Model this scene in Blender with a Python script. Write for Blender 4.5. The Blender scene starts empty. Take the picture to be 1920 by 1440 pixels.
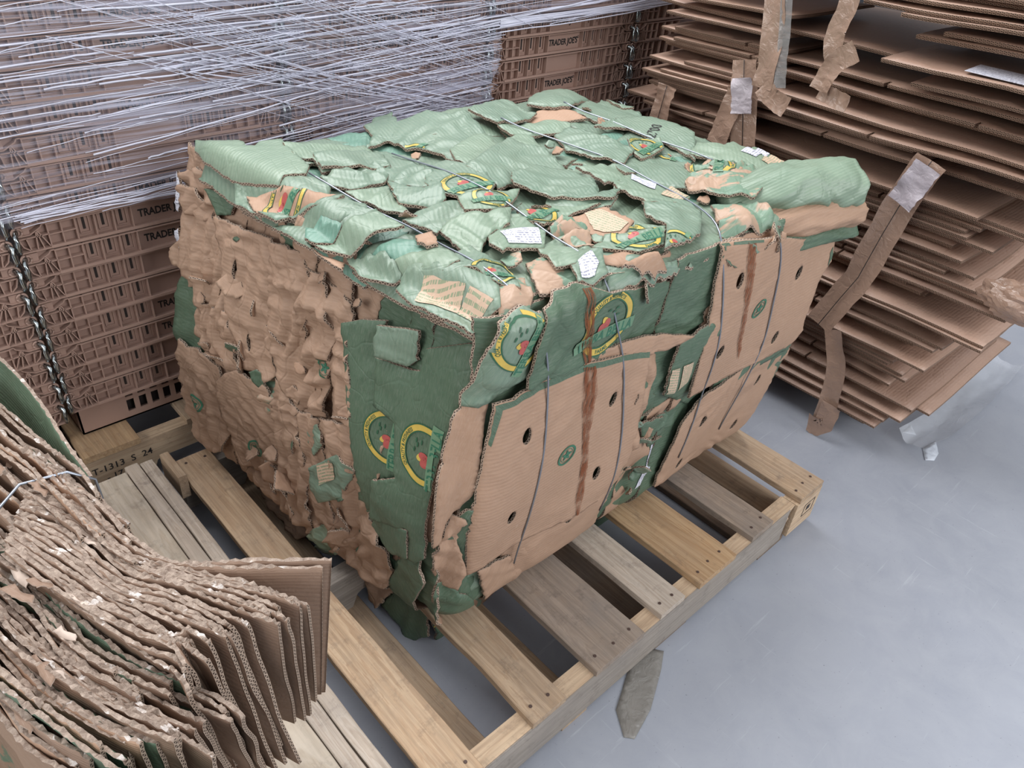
import bpy, bmesh, math, random
from mathutils import Vector, Matrix, noise
from mathutils.bvhtree import BVHTree
from mathutils.geometry import delaunay_2d_cdt
random.seed(7)
scn = bpy.context.scene
COL = scn.collection

# ---------------------------------------------------------------- camera
CAM_MATRIX = ((0.73407, 0.350501, -0.581627, -0.411571), (-0.674345, 0.477152, -0.563547, -0.460414), (0.080001, 0.8059, 0.586622, 1.421058), (0.0, 0.0, 0.0, 1.0))
FOCAL_PX = 1454.68

cam_d = bpy.data.cameras.new('camera'); cam = bpy.data.objects.new('camera', cam_d); COL.objects.link(cam)
cam_d.sensor_width = 36.0; cam_d.sensor_fit = 'HORIZONTAL'; cam_d.lens = FOCAL_PX / 1920 * 36
cam_d.clip_start = 0.02; cam_d.clip_end = 60
cam.matrix_world = Matrix(CAM_MATRIX)
scn.camera = cam
# ---------------------------------------------------------------- daylight, added left fill and exposure
W = bpy.data.worlds.new('daylight'); scn.world = W; W.use_nodes = True
nt = W.node_tree; nt.nodes.clear()
wo = nt.nodes.new('ShaderNodeOutputWorld'); bg = nt.nodes.new('ShaderNodeBackground')
tc = nt.nodes.new('ShaderNodeTexCoord'); sp = nt.nodes.new('ShaderNodeSeparateXYZ'); rp = nt.nodes.new('ShaderNodeValToRGB')
nt.links.new(tc.outputs['Generated'], sp.inputs[0]); nt.links.new(sp.outputs['Z'], rp.inputs[0])
rp.color_ramp.elements[0].position = 0.0; rp.color_ramp.elements[0].color = (.05, .055, .065, 1)
rp.color_ramp.elements[1].position = 0.75; rp.color_ramp.elements[1].color = (1.0, 1.03, 1.08, 1)
e = rp.color_ramp.elements.new(0.25); e.color = (.28, .30, .34, 1)
nt.links.new(rp.outputs[0], bg.inputs[0]); bg.inputs[1].default_value = 0.52; nt.links.new(bg.outputs[0], wo.inputs[0])
def area(name, loc, target, size, size_y, power, col):
    l = bpy.data.lights.new(name, 'AREA'); l.shape = 'RECTANGLE'; l.size = size; l.size_y = size_y; l.energy = power; l.color = col
    o = bpy.data.objects.new(name, l); COL.objects.link(o); o.location = loc
    o.rotation_euler = (Vector(target) - Vector(loc)).to_track_quat('-Z', 'Y').to_euler(); return o
area('roof_skylight', (0.6, 2.6, 4.4), (0.6, 0.5, 0.5), 4.0, 2.5, 158, (1.0, .99, 1.0))
area('dock_door_daylight', (1.6, -4.6, 3.0), (0.8, 0.3, 0.3), 4.0, 3.0, 138, (.97, .98, 1.0))
area('left_fill_light', (-4.6, .4, 2.6), (0.4, 0.5, 0.4), 3.5, 2.5, 82, (1.0, .99, .97))  # added fill from the left to brighten the bale's left face
vs = scn.view_settings
vs.view_transform = 'Standard'; vs.look = 'None'; vs.gamma = 1.0; vs.exposure = 0.68; vs.use_curve_mapping = False
scn.display_settings.display_device = 'sRGB'
try:
    scn.cycles.max_bounces = 6; scn.cycles.transparent_max_bounces = 24
except Exception: pass

# ---------------------------------------------------------------- helpers
def link(name, me, parent=None, mats=None):
    o = bpy.data.objects.new(name, me); COL.objects.link(o)
    if parent is not None: o.parent = parent
    if mats and me is not None and not me.materials:
        for m in (mats if isinstance(mats, (list, tuple)) else [mats]): me.materials.append(m)
    return o
def empty(name, label, cat, loc=(0, 0, 0), group=None):
    o = bpy.data.objects.new(name, None); COL.objects.link(o); o.location = loc; o.empty_display_size = .05
    tag(o, label, cat, group); return o
def tag(o, label=None, cat=None, group=None, kind=None):
    if label: o['label'] = label
    if cat: o['category'] = cat
    if group: o['group'] = group
    if kind: o['kind'] = kind
    return o
def mesh(name, verts, faces, smooth=False, mi=None):
    me = bpy.data.meshes.new(name); me.from_pydata(verts, [], faces)
    if smooth: me.polygons.foreach_set('use_smooth', [True] * len(me.polygons))
    if mi: me.polygons.foreach_set('material_index', mi)
    me.update(); return me
class MB:
    """collects boxes, bars and tubes into one mesh"""
    def __init__(s): s.v = []; s.f = []; s.m = []; s.sm = []
    def add(s, v, f, m=0, sm=False):
        b = len(s.v); s.v += [tuple(p) for p in v]; s.f += [tuple(i + b for i in q) for q in f]; s.m += [m] * len(f); s.sm += [sm] * len(f)
    def box(s, x0, x1, y0, y1, z0, z1, m=0):
        s.add([(x0, y0, z0), (x1, y0, z0), (x1, y1, z0), (x0, y1, z0), (x0, y0, z1), (x1, y0, z1), (x1, y1, z1), (x0, y1, z1)],
              [(0, 3, 2, 1), (4, 5, 6, 7), (0, 1, 5, 4), (1, 2, 6, 5), (2, 3, 7, 6), (3, 0, 4, 7)], m)
    def bar_xz(s, a, b, w, y0, y1, m=0):      # bar between two points of the xz plane
        dx, dz = b[0] - a[0], b[1] - a[1]; L = math.hypot(dx, dz); nx, nz = -dz / L * w / 2, dx / L * w / 2
        q = [(a[0] + nx, a[1] + nz), (b[0] + nx, b[1] + nz), (b[0] - nx, b[1] - nz), (a[0] - nx, a[1] - nz)]
        s.add([(p[0], y0, p[1]) for p in q] + [(p[0], y1, p[1]) for p in q],
              [(0, 1, 2, 3), (7, 6, 5, 4), (0, 4, 5, 1), (1, 5, 6, 2), (2, 6, 7, 3), (3, 7, 4, 0)], m)
    def tube(s, pts, r, n=8, m=0, cap=True, sq=1.0):
        pts = [Vector(p) for p in pts]; rings = []; up = Vector((0, 0, 1))
        for i, p in enumerate(pts):
            t = (pts[min(i + 1, len(pts) - 1)] - pts[max(i - 1, 0)]).normalized()
            if abs(t.dot(up)) > .95: up = Vector((1, 0, 0))
            a = t.cross(up).normalized(); b = a.cross(t)
            rr = r[i] if isinstance(r, (list, tuple)) else r
            rings.append([p + a * math.cos(k * 2 * math.pi / n) * rr + b * math.sin(k * 2 * math.pi / n) * rr * sq for k in range(n)])
        v = [q for R in rings for q in R]; f = []
        for i in range(len(pts) - 1):
            for k in range(n):
                f.append((i * n + k, i * n + (k + 1) % n, (i + 1) * n + (k + 1) % n, (i + 1) * n + k))
        if cap: f += [tuple(range(n - 1, -1, -1)), tuple((len(pts) - 1) * n + k for k in range(n))]
        s.add(v, f, m, True)
    def build(s, name, mats, parent=None):
        me = mesh(name, s.v, s.f, mi=s.m); me.polygons.foreach_set('use_smooth', s.sm)
        bm = bmesh.new(); bm.from_mesh(me); bmesh.ops.recalc_face_normals(bm, faces=bm.faces); bm.to_mesh(me); bm.free()
        return link(name, me, parent, mats)
def n3(x, y, z): return noise.noise(Vector((x, y, z)))

# ---------------------------------------------------------------- materials
class NT:
    def __init__(s, name):
        s.m = bpy.data.materials.new(name); s.m.use_nodes = True; s.t = s.m.node_tree; s.n = s.t.nodes; s.n.clear()
        s.out = s.n.new('ShaderNodeOutputMaterial')
    def node(s, typ, **kw):
        n = s.n.new(typ)
        for k, v in kw.items():
            if k in n.inputs.keys(): 
                if isinstance(v, bpy.types.NodeSocket): s.t.links.new(v, n.inputs[k])
                else: n.inputs[k].default_value = v
            else: setattr(n, k, v)
        return n
    def ln(s, a, b): s.t.links.new(a, b)
    def mix(s, f, a, b, blend='MIX'):
        n = s.n.new('ShaderNodeMix'); n.data_type = 'RGBA'; n.blend_type = blend
        for i, v in ((0, f), (6, a), (7, b)):
            if isinstance(v, bpy.types.NodeSocket): s.ln(v, n.inputs[i])
            else: n.inputs[i].default_value = v if i == 0 else (*v[:3], 1)
        return n.outputs[2]
    def math(s, op, a, b=0.0, c=0.0):
        n = s.n.new('ShaderNodeMath'); n.operation = op
        for i, v in enumerate((a, b, c)):
            if isinstance(v, bpy.types.NodeSocket): s.ln(v, n.inputs[i])
            else: n.inputs[i].default_value = v
        return n.outputs[0]
    def ramp(s, f, stops):
        n = s.n.new('ShaderNodeValToRGB'); s.ln(f, n.inputs[0]); cr = n.color_ramp
        while len(cr.elements) < len(stops): cr.elements.new(.5)
        for e, (p, c) in zip(cr.elements, stops):
            e.position = p; e.color = (c, c, c, 1) if isinstance(c, (int, float)) else (*c[:3], 1)
        return n.outputs[0]
    def noise(s, vec, scale, detail=4, rough=.55, dist=0):
        n = s.n.new('ShaderNodeTexNoise'); s.ln(vec, n.inputs['Vector']); n.inputs['Scale'].default_value = scale
        n.inputs['Detail'].default_value = detail; n.inputs['Roughness'].default_value = rough; n.inputs['Distortion'].default_value = dist
        return n.outputs[0]
    def mapping(s, vec, scale=(1, 1, 1), rot=(0, 0, 0), loc=(0, 0, 0)):
        n = s.n.new('ShaderNodeMapping'); s.ln(vec, n.inputs[0]); n.inputs['Scale'].default_value = scale; n.inputs['Rotation'].default_value = rot; n.inputs['Location'].default_value = loc
        return n.outputs[0]
    def bump(s, h, strength=.5, dist=.002, normal=None):
        n = s.n.new('ShaderNodeBump'); s.ln(h, n.inputs['Height']); n.inputs['Strength'].default_value = strength; n.inputs['Distance'].default_value = dist
        if normal is not None: s.ln(normal, n.inputs['Normal'])
        return n.outputs[0]
    def bsdf(s, color, rough=.6, normal=None, spec=.5, **kw):
        b = s.n.new('ShaderNodeBsdfPrincipled')
        for k, v in (('Base Color', color), ('Roughness', rough), ('Specular IOR Level', spec), *kw.items()):
            if isinstance(v, bpy.types.NodeSocket): s.ln(v, b.inputs[k])
            else: b.inputs[k].default_value = (*v[:3], 1) if isinstance(v, (tuple, list)) else v
        if normal is not None: s.ln(normal, b.inputs['Normal'])
        s.ln(b.outputs[0], s.out.inputs[0]); return b

def board_mat(name, base, dark, stripe=.25, spec=.35, rough=.55, patch=None, flute=.0082, crease=(.18, 1.0)):
    """printed or plain corrugated board: flute lines along UV, blotches, scuffs"""
    N = NT(name); tc = N.node('ShaderNodeTexCoord'); uv = tc.outputs['UV']; ob = tc.outputs['Object']
    sep = N.node('ShaderNodeSeparateXYZ'); N.ln(uv, sep.inputs[0])
    wob = N.noise(uv, 9, 3)
    ph = N.math('MULTIPLY_ADD', sep.outputs[1], 2 * math.pi / flute, N.math('MULTIPLY', wob, 3.0))
    wv = N.math('MULTIPLY_ADD', N.math('SINE', ph), .5, .5)
    blot = N.ramp(N.noise(ob, 9, 6, .65), [(.3, 0), (.72, 1)])
    fine = N.noise(N.mapping(uv, (60, 900, 60)), 1.0, 3, .6)
    c = N.mix(N.math('MULTIPLY', blot, .55), base, dark)
    c = N.mix(N.math('MULTIPLY', N.math('MULTIPLY', wv, N.ramp(N.noise(ob, 6, 3), [(.3, .25), (.7, 1)])), stripe), c, dark)
    c = N.mix(N.math('MULTIPLY', N.ramp(fine, [(.45, 0), (.8, 1)]), .12), c, (.75, .68, .6))
    if patch:
        c = N.mix(N.math('MULTIPLY', N.ramp(N.noise(ob, patch[1], 5, .6, .6), [(patch[2], 0), (patch[2] + .03, 1)]), 1.0), c, patch[0])
    scuff = N.ramp(N.noise(N.mapping(ob, (1, 1, 1), (.4, .2, .5)), 55, 8, .75), [(.66, 0), (.73, 1)])
    c = N.mix(N.math('MULTIPLY', scuff, .35), c, (.62, .5, .4))
    h = N.math('ADD', N.math('MULTIPLY', wv, .5), N.math('MULTIPLY', N.noise(ob, 120, 4), .8))
    wv2 = N.node('ShaderNodeTexVoronoi'); wv2.feature = 'DISTANCE_TO_EDGE'; wv2.inputs['Scale'].default_value = 15
    mxv = N.node('ShaderNodeVectorMath'); mxv.operation = 'ADD'; nz = N.node('ShaderNodeTexNoise'); N.ln(ob, nz.inputs['Vector']); nz.inputs['Scale'].default_value = 7
    sc_ = N.node('ShaderNodeVectorMath'); sc_.operation = 'SCALE'; N.ln(nz.outputs['Color'], sc_.inputs[0]); sc_.inputs['Scale'].default_value = .16
    N.ln(ob, mxv.inputs[0]); N.ln(sc_.outputs[0], mxv.inputs[1]); N.ln(N.mapping(mxv.outputs[0], (1, 1, crease[1])), wv2.inputs['Vector'])
    fold = N.ramp(wv2.outputs['Distance'], [(.0, 0), (.05, 1)])
    nb = N.bump(h, .34, .0016)
    nb = N.bump(fold, crease[0], .003, nb)
    nb = N.bump(N.noise(N.mapping(ob, (1, 1, 1)), 34, 5, .6, 1.2), .22, .004, nb)
    N.bsdf(c, rough, nb, spec)
    return N.m
M = {}
M['G'] = board_mat('green_printed_board', (.195, .262, .192), (.105, .183, .132), .50, .55, .42)
M['g'] = board_mat('pale_green_board', (.225, .300, .215), (.135, .212, .150), .42, .55, .44)
M['D'] = board_mat('shaded_green_board', (.088, .140, .090), (.055, .105, .065), .14, .4, .5)  # print green darkened for the shaded bale sides; tops use the pale copies
M['T'] = board_mat('teal_green_board', (.135, .265, .200), (.09, .205, .155), .22, .5, .44)
M['K'] = board_mat('kraft_board', (.410, .262, .178), (.325, .203, .135), .12, .25, .62, crease=(.07, 1.0))
M['k'] = board_mat('brown_kraft_board', (.390, .258, .180), (.285, .182, .124), .14, .25, .62, crease=(.40, .45))
M['f'] = board_mat('flat_brown_board', (.275, .182, .130), (.215, .14, .098), .10, .25, .62, crease=(.02, 1.0))
M['M'] = board_mat('crushed_two_tone_board', (.165, .260, .180), (.11, .2, .14), .2, .5, .5, ((.42, .285, .2), 12, .5))
M['core_top'] = board_mat('crushed_core_green', (.10, .16, .11), (.06, .09, .06), .2, .4, .5, ((.25, .16, .11), 14, .5))
M['core_side'] = board_mat('crushed_core_brown', (.24, .15, .10), (.12, .08, .055), .2, .3, .6, ((.07, .12, .08), 11, .58))
def edge_mat(name, liner, hole, pitch=.0085):
    """cut edge of corrugated board: two liners and a zigzag flute with dark cells"""
    N = NT(name); tc = N.node('ShaderNodeTexCoord'); sep = N.node('ShaderNodeSeparateXYZ'); N.ln(tc.outputs['UV'], sep.inputs[0])
    u, v = sep.outputs[0], sep.outputs[1]
    zz = N.math('PINGPONG', N.math('DIVIDE', u, pitch / 2), 1.0)
    d = N.math('ABSOLUTE', N.math('SUBTRACT', zz, v))
    line = N.math('LESS_THAN', d, .26)
    lin = N.math('GREATER_THAN', N.math('ABSOLUTE', N.math('SUBTRACT', v, .5)), .36)
    f = N.math('MAXIMUM', line, lin)
    lc = N.mix(N.noise(tc.outputs['Object'], 70, 4), liner, tuple(q * .55 for q in liner))
    N.bsdf(N.mix(f, hole, lc), .8, None, .2); return N.m
M['edge'] = edge_mat('corrugated_edge', (.50, .385, .30), (.06, .042, .032))
M['edge_dark'] = edge_mat('corrugated_edge_brown', (.38, .25, .18), (.04, .026, .018))
def simple(name, col, rough=.5, spec=.5, metal=0, var=0, scale=30, alpha=None):
    N = NT(name); tc = N.node('ShaderNodeTexCoord')
    c = col
    if var: c = N.mix(N.noise(tc.outputs['Object'], scale, 5), tuple(q * (1 - var) for q in col), tuple(min(1, q * (1 + var)) for q in col))
    N.bsdf(c, rough, None, spec, Metallic=metal); return N.m
M['ink_yellow'] = simple('yellow_ink', (.56, .40, .085), .45, .5, 0, .25, 60)
M['ink_dark'] = simple('dark_green_ink', (.03, .105, .055), .45, .5, 0, .3, 60)
M['ink_teal'] = simple('teal_ink', (.035, .15, .09), .45, .5, 0, .3, 60)
M['ink_mid'] = simple('mid_green_ink', (.12, .25, .15), .45, .5, 0, .3, 60)
M['ink_banner'] = simple('pale_green_ink', (.135, .245, .15), .45, .5, 0, .2, 60)
M['ink_red'] = simple('red_ink', (.40, .085, .075), .45, .5, 0, .3, 60)
M['black'] = simple('black_print', (.02, .018, .018), .6)
M['wire'] = simple('galvanised_wire', (.30, .33, .38), .35, .5, .8, .2)
M['steel'] = simple('bright_steel_rod', (.45, .50, .51), .22, .5, 1.0, .3, 40)
M['crate'] = simple('mocha_crate_plastic', (.40, .265, .215), .45, .5, 0, .12, 8)
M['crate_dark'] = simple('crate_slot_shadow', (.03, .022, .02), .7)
def window_mat():
    N = NT('buff_panel_with_small_print'); tc = N.node('ShaderNodeTexCoord'); sep = N.node('ShaderNodeSeparateXYZ'); N.ln(tc.outputs['UV'], sep.inputs[0])
    ln_ = N.math('GREATER_THAN', N.math('FRACT', N.math('DIVIDE', sep.outputs[1], .0062)), .52)
    wd = N.math('GREATER_THAN', N.noise(N.mapping(tc.outputs['UV'], (420, 60, 1)), 1.0, 2), .46)
    N.bsdf(N.mix(N.math('MULTIPLY', N.math('MULTIPLY', ln_, wd), .75), (.56, .40, .29), (.16, .26, .15)), .55, None, .5); return N.m
M['window'] = window_mat()
def label_mat():
    N = NT('white_paper_label'); tc = N.node('ShaderNodeTexCoord'); sep = N.node('ShaderNodeSeparateXYZ'); N.ln(tc.outputs['UV'], sep.inputs[0])
    ln_ = N.math('GREATER_THAN', N.math('FRACT', N.math('DIVIDE', sep.outputs[1], .0058)), .55)
    wd = N.math('GREATER_THAN', N.noise(N.mapping(tc.outputs['UV'], (260, 70, 1)), 1.0, 2), .5)
    N.bsdf(N.mix(N.math('MULTIPLY', N.math('MULTIPLY', ln_, wd), .7), (.62, .63, .70), (.07, .07, .13)), .5, None, .5); return N.m
M['paper_label'] = label_mat()
def rust_mat():
    N = NT('rust_streaks'); tc = N.node('ShaderNodeTexCoord')
    f = N.ramp(N.noise(N.mapping(tc.outputs['UV'], (330, 30, 1)), 1.0, 6, .7), [(.42, 0), (.55, .9)])
    b = N.bsdf((.20, .065, .028), .8, None, .2); tr = N.node('ShaderNodeBsdfTransparent'); mx = N.node('ShaderNodeMixShader')
    N.ln(f, mx.inputs[0]); N.ln(tr.outputs[0], mx.inputs[1]); N.ln(b.outputs[0], mx.inputs[2]); N.ln(mx.outputs[0], N.out.inputs[0]); return N.m
M['rust_stain'] = rust_mat()
M['border'] = M['D']
def wood_mat(name, light, dark, weather=0.0, axis='Y', grain=1.0, stain=None):
    N = NT(name); tc = N.node('ShaderNodeTexCoord'); ob = tc.outputs['Object']
    s = (26 * grain, 1.3, 26) if axis == 'Y' else (1.3, 26 * grain, 26)
    v = N.mapping(ob, s)
    a = N.noise(v, 1.0, 5, .6, 1.4); b = N.noise(N.mapping(ob, tuple(q * 5 if q > 5 else q * 3 for q in s)), 1.0, 4, .7)
    ring = N.math('FRACT', N.math('MULTIPLY', a, 7.0))
    c = N.mix(N.ramp(ring, [(.0, 1), (.25, .0), (1, .75)]), light, dark)
    c = N.mix(N.math('MULTIPLY', N.ramp(b, [(.4, 0), (.75, 1)]), .55), c, tuple(q * .45 for q in dark))
    k = N.node('ShaderNodeTexVoronoi'); N.ln(N.mapping(ob, (5, 1.6, 3) if axis == 'Y' else (1.6, 5, 3), (0, 0, 0), (3.3, 1.2, 0)), k.inputs['Vector']); k.inputs['Scale'].default_value = 1.0
    knot = N.ramp(k.outputs['Distance'], [(.03, 1), (.075, 0)])
    c = N.mix(knot, c, tuple(q * .28 for q in dark))
    gray = N.ramp(N.noise(ob, 7, 6, .7), [(.35, 0), (.7, 1)])
    c = N.mix(N.math('MULTIPLY', gray, weather), c, (.20, .18, .165))
    c = N.mix(N.math('MULTIPLY', N.ramp(N.noise(ob, 22, 7, .75), [(.54, 0), (.70, 1)]), .35 + .3 * weather), c, (.10, .08, .07))
    if stain: c = N.mix(N.ramp(N.noise(N.mapping(ob, (1, 1, 1), (0, 0, 0), stain[1]), 3.5, 4), [(.5, 0), (.6, 1)]), c, stain[0])
    h = N.math('ADD', N.math('MULTIPLY', ring, .4), b)
    N.bsdf(c, .75, N.bump(h, .35, .0012), .25); return N.m
M['w_fresh'] = wood_mat('fresh_pine', (.60, .44, .29), (.46, .30, .18), .25)
M['w_fresh_x'] = wood_mat('fresh_pine_stringer', (.62, .47, .32), (.50, .35, .23), .15, 'X')
M['w_grey'] = wood_mat('weathered_grey_pine', (.38, .30, .235), (.27, .205, .155), .65)
M['w_tan'] = wood_mat('tan_pine', (.50, .37, .25), (.37, .25, .155), .35)
M['w_honey'] = wood_mat('honey_pine', (.52, .36, .21), (.38, .23, .12), .2)
M['w_pale'] = wood_mat('pale_pine', (.58, .50, .42), (.46, .37, .29), .3)
M['w_dark'] = wood_mat('old_brown_board', (.24, .17, .12), (.15, .10, .07), .5)
M['w_gray_x'] = wood_mat('grey_stringer', (.36, .32, .28), (.29, .25, .21), .5, 'X')
M['ply'] = wood_mat('pale_plywood', (.62, .54, .44), (.52, .43, .33), .25, 'Y', .35)
def floor_mat():
    N = NT('sealed_grey_concrete'); tc = N.node('ShaderNodeTexCoord'); ob = tc.outputs['Object']
    a = N.ramp(N.noise(ob, 1.6, 6, .6), [(.3, 0), (.7, 1)]); b = N.ramp(N.noise(ob, 9, 8, .72, .6), [(.35, 0), (.7, 1)])
    c = N.mix(a, (.270, .288, .335), (.350, .370, .422)); c = N.mix(N.math('MULTIPLY', N.ramp(N.noise(ob, .9, 3), [(.35, 0), (.65, 1)]), .35), c, (.20, .215, .245)); c = N.mix(N.math('MULTIPLY', b, .45), c, (.37, .385, .42))
    sc = N.ramp(N.noise(N.mapping(ob, (3, 60, 1), (0, 0, .6)), 1.0, 6, .7), [(.62, 0), (.75, 1)])
    sc2 = N.ramp(N.noise(N.mapping(ob, (50, 2.5, 1), (0, 0, -.35)), 1.0, 6, .7), [(.64, 0), (.76, 1)])
    c = N.mix(N.math('MULTIPLY', N.math('MAXIMUM', sc, sc2), .5), c, (.52, .54, .58))
    c = N.mix(N.math('MULTIPLY', N.ramp(N.noise(ob, 160, 3), [(.68, 0), (.74, 1)]), .5), c, (.08, .085, .095))
    rg = N.ramp(N.noise(ob, 12, 6), [(.3, .42), (.7, .6)])
    N.bsdf(c, rg, N.bump(N.noise(ob, 60, 6, .7), .25, .001), .4); return N.m
M['floor'] = floor_mat()
def tape_mat(name, col, rough=.22, alpha=1.0):
    N = NT(name); tc = N.node('ShaderNodeTexCoord')
    nb = N.bump(N.noise(N.mapping(tc.outputs['Object'], (1, 1, 1)), 45, 4, .6, .8), .6, .006)
    b = N.bsdf(N.mix(N.noise(tc.outputs['Object'], 25, 4), col, tuple(q * .7 for q in col)), rough, nb, .6)
    if alpha < 1:
        tr = N.node('ShaderNodeBsdfTransparent'); mx = N.node('ShaderNodeMixShader'); mx.inputs[0].default_value = alpha
        N.ln(tr.outputs[0], mx.inputs[1]); N.ln(b.outputs[0], mx.inputs[2]); N.ln(mx.outputs[0], N.out.inputs[0])
    return N.m
M['tape'] = tape_mat('brown_packing_tape', (.43, .285, .21))
M['tape_white'] = tape_mat('pale_silvered_tape', (.58, .52, .56), .15)
M['tape_clear'] = tape_mat('clear_packing_tape', (.45, .43, .42), .08, .45)
M['clear_film'] = tape_mat('clear_plastic_film', (.8, .84, .9), .06, .22)
M['shiny_film'] = tape_mat('shiny_film_scrap', (.75, .8, .88), .1, .85)
def film_mat():
    N = NT('stretch_wrap_film'); tc = N.node('ShaderNodeTexCoord'); uv = tc.outputs['UV']
    d1 = N.noise(N.mapping(uv, (1.6, 110, 1)), 1.0, 5, .68)
    d2 = N.noise(N.mapping(uv, (1.4, 90, 1), (0, 0, .36), (5, 2, 0)), 1.0, 5, .7)
    big = N.ramp(N.noise(N.mapping(uv, (.8, 7, 1)), 1.0, 3), [(.35, .25), (.65, 1)])
    m = N.math('MAXIMUM', N.ramp(d1, [(.47, .05), (.66, .80)]), N.math('MULTIPLY', N.ramp(d2, [(.58, 0), (.70, .6)]), .55))
    al = N.math('MULTIPLY', m, big)
    b = N.bsdf((.68, .69, .84), .22, N.bump(d1, .6, .004), .8)
    b.inputs['Transmission Weight'].default_value = 0
    tr = N.node('ShaderNodeBsdfTransparent'); mx = N.node('ShaderNodeMixShader')
    N.ln(al, mx.inputs[0]); N.ln(tr.outputs[0], mx.inputs[1]); N.ln(b.outputs[0], mx.inputs[2]); N.ln(mx.outputs[0], N.out.inputs[0]); return N.m
M['film'] = film_mat()
M['strand'] = simple('bunched_film_strand', (.74, .75, .88), .25, .8)

# ---------------------------------------------------------------- sheets of torn board
def inside(p, poly):
    x, y = p; c = False; n = len(poly); j = n - 1
    for i in range(n):
        a, b = poly[i], poly[j]
        if (a[1] > y) != (b[1] > y) and x < (b[0] - a[0]) * (y - a[1]) / (b[1] - a[1]) + a[0]: c = not c
        j = i
    return c
def seg_dist(p, poly):
    best = 9.0; n = len(poly)
    for i in range(n):
        a = poly[i]; b = poly[(i + 1) % n]; dx, dy = b[0] - a[0], b[1] - a[1]; L = dx * dx + dy * dy
        t = 0 if L == 0 else max(0, min(1, ((p[0] - a[0]) * dx + (p[1] - a[1]) * dy) / L))
        d = (p[0] - a[0] - t * dx) ** 2 + (p[1] - a[1] - t * dy) ** 2
        if d < best: best = d
    return math.sqrt(best)
def ragged(poly, step, amp, seed):
    out = []; n = len(poly)
    for i in range(n):
        a = Vector(poly[i]); b = Vector(poly[(i + 1) % n]); d = b - a; L = d.length
        if L < 1e-5: continue
        k = max(1, int(L / step)); nn = Vector((-d.y, d.x)) / L
        e_amp = amp * (0.15 + 1.5 * max(0, n3(seed * 3.1, i * 1.7, .3)) * 2)
        for j in range(k):
            t = j / k; p = a + d * t
            if j: p = p + nn * e_amp * (n3(p.x * 90, p.y * 90, seed) + .6 * n3(p.x * 260, p.y * 260, seed + 5))
            out.append((p.x, p.y))
    return out
def triangulate(loops, step, seed):
    """loops[0] outline, others holes -> points, triangles"""
    pts = []; edges = []
    for lp in loops:
        b = len(pts); pts += [Vector(p) for p in lp]; edges += [(b + i, b + (i + 1) % len(lp)) for i in range(len(lp))]
    xs = [p[0] for p in loops[0]]; ys = [p[1] for p in loops[0]]
    y = min(ys); r = random.Random(int(seed * 100)); row = 0
    while y < max(ys):
        x = min(xs) + (row % 2) * step / 2
        while x < max(xs):
            q = (x + r.uniform(-.2, .2) * step, y + r.uniform(-.2, .2) * step)
            if inside(q, loops[0]) and seg_dist(q, loops[0]) > step * .4 and all(not inside(q, h) and seg_dist(q, h) > step * .3 for h in loops[1:]): pts.append(Vector(q))
            x += step
        y += step * .87; row += 1
    v, e, f, *_ = delaunay_2d_cdt(pts, edges, [], 0, 1e-6)
    P = [(q.x, q.y) for q in v]; T = []
    for t in f:
        if len(t) != 3: continue
        c = (sum(P[i][0] for i in t) / 3, sum(P[i][1] for i in t) / 3)
        if inside(c, loops[0]) and not any(inside(c, h) for h in loops[1:]):
            a, b, d = (P[i] for i in t)
            ar = (b[0] - a[0]) * (d[1] - a[1]) - (b[1] - a[1]) * (d[0] - a[0])
            if abs(ar) < 1e-10: continue
            T.append(tuple(t) if ar > 0 else (t[0], t[2], t[1]))
    return P, T
def sheet_mesh(name, P, T, fpos, thick, uvf, mats, fthick=None):
    """P 2D points, T triangles, fpos(p, off) -> 3D point; gives a closed board with cut edges"""
    n = len(P); top = [fpos(p, 0.0) for p in P]; bot = [fpos(p, -thick) for p in P]
    faces = [t for t in T] + [(t[0] + n, t[2] + n, t[1] + n) for t in T]; mi = [0] * len(T) + [1] * len(T)
    ec = {}
    for t in T:
        for i in range(3):
            a, b = t[i], t[(i + 1) % 3]; ec[(a, b)] = ec.get((a, b), 0) + 1
    be = [(a, b) for (a, b) in ec if (b, a) not in ec]
    nxt = {}
    for a, b in be: nxt[a] = b
    wall = []; seen = set(); wuv = []
    for s in list(nxt):
        if s in seen: continue
        a = s; L = 0
        while a in nxt and a not in seen:
            seen.add(a); b = nxt[a]; l = (Vector(top[b]) - Vector(top[a])).length
            wall.append((a, a + n, b + n, b)); wuv.append(((L, 1), (L, 0), (L + l, 0), (L + l, 1))); L += l; a = b
    faces += wall; mi += [2] * len(wall)
    me = mesh(name, top + bot, faces, mi=mi)
    sm = [True] * (2 * len(T)) + [False] * len(wall); me.polygons.foreach_set('use_smooth', sm)
    uvl = me.uv_layers.new(name='UVMap'); data = []
    for t in faces[:2 * len(T)]:
        for i in t: data += list(uvf(P[i % n]))
    for q in wuv:
        for c in q: data += list(c)
    uvl.data.foreach_set('uv', data)
    for m in mats: me.materials.append(m)
    return me

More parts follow.
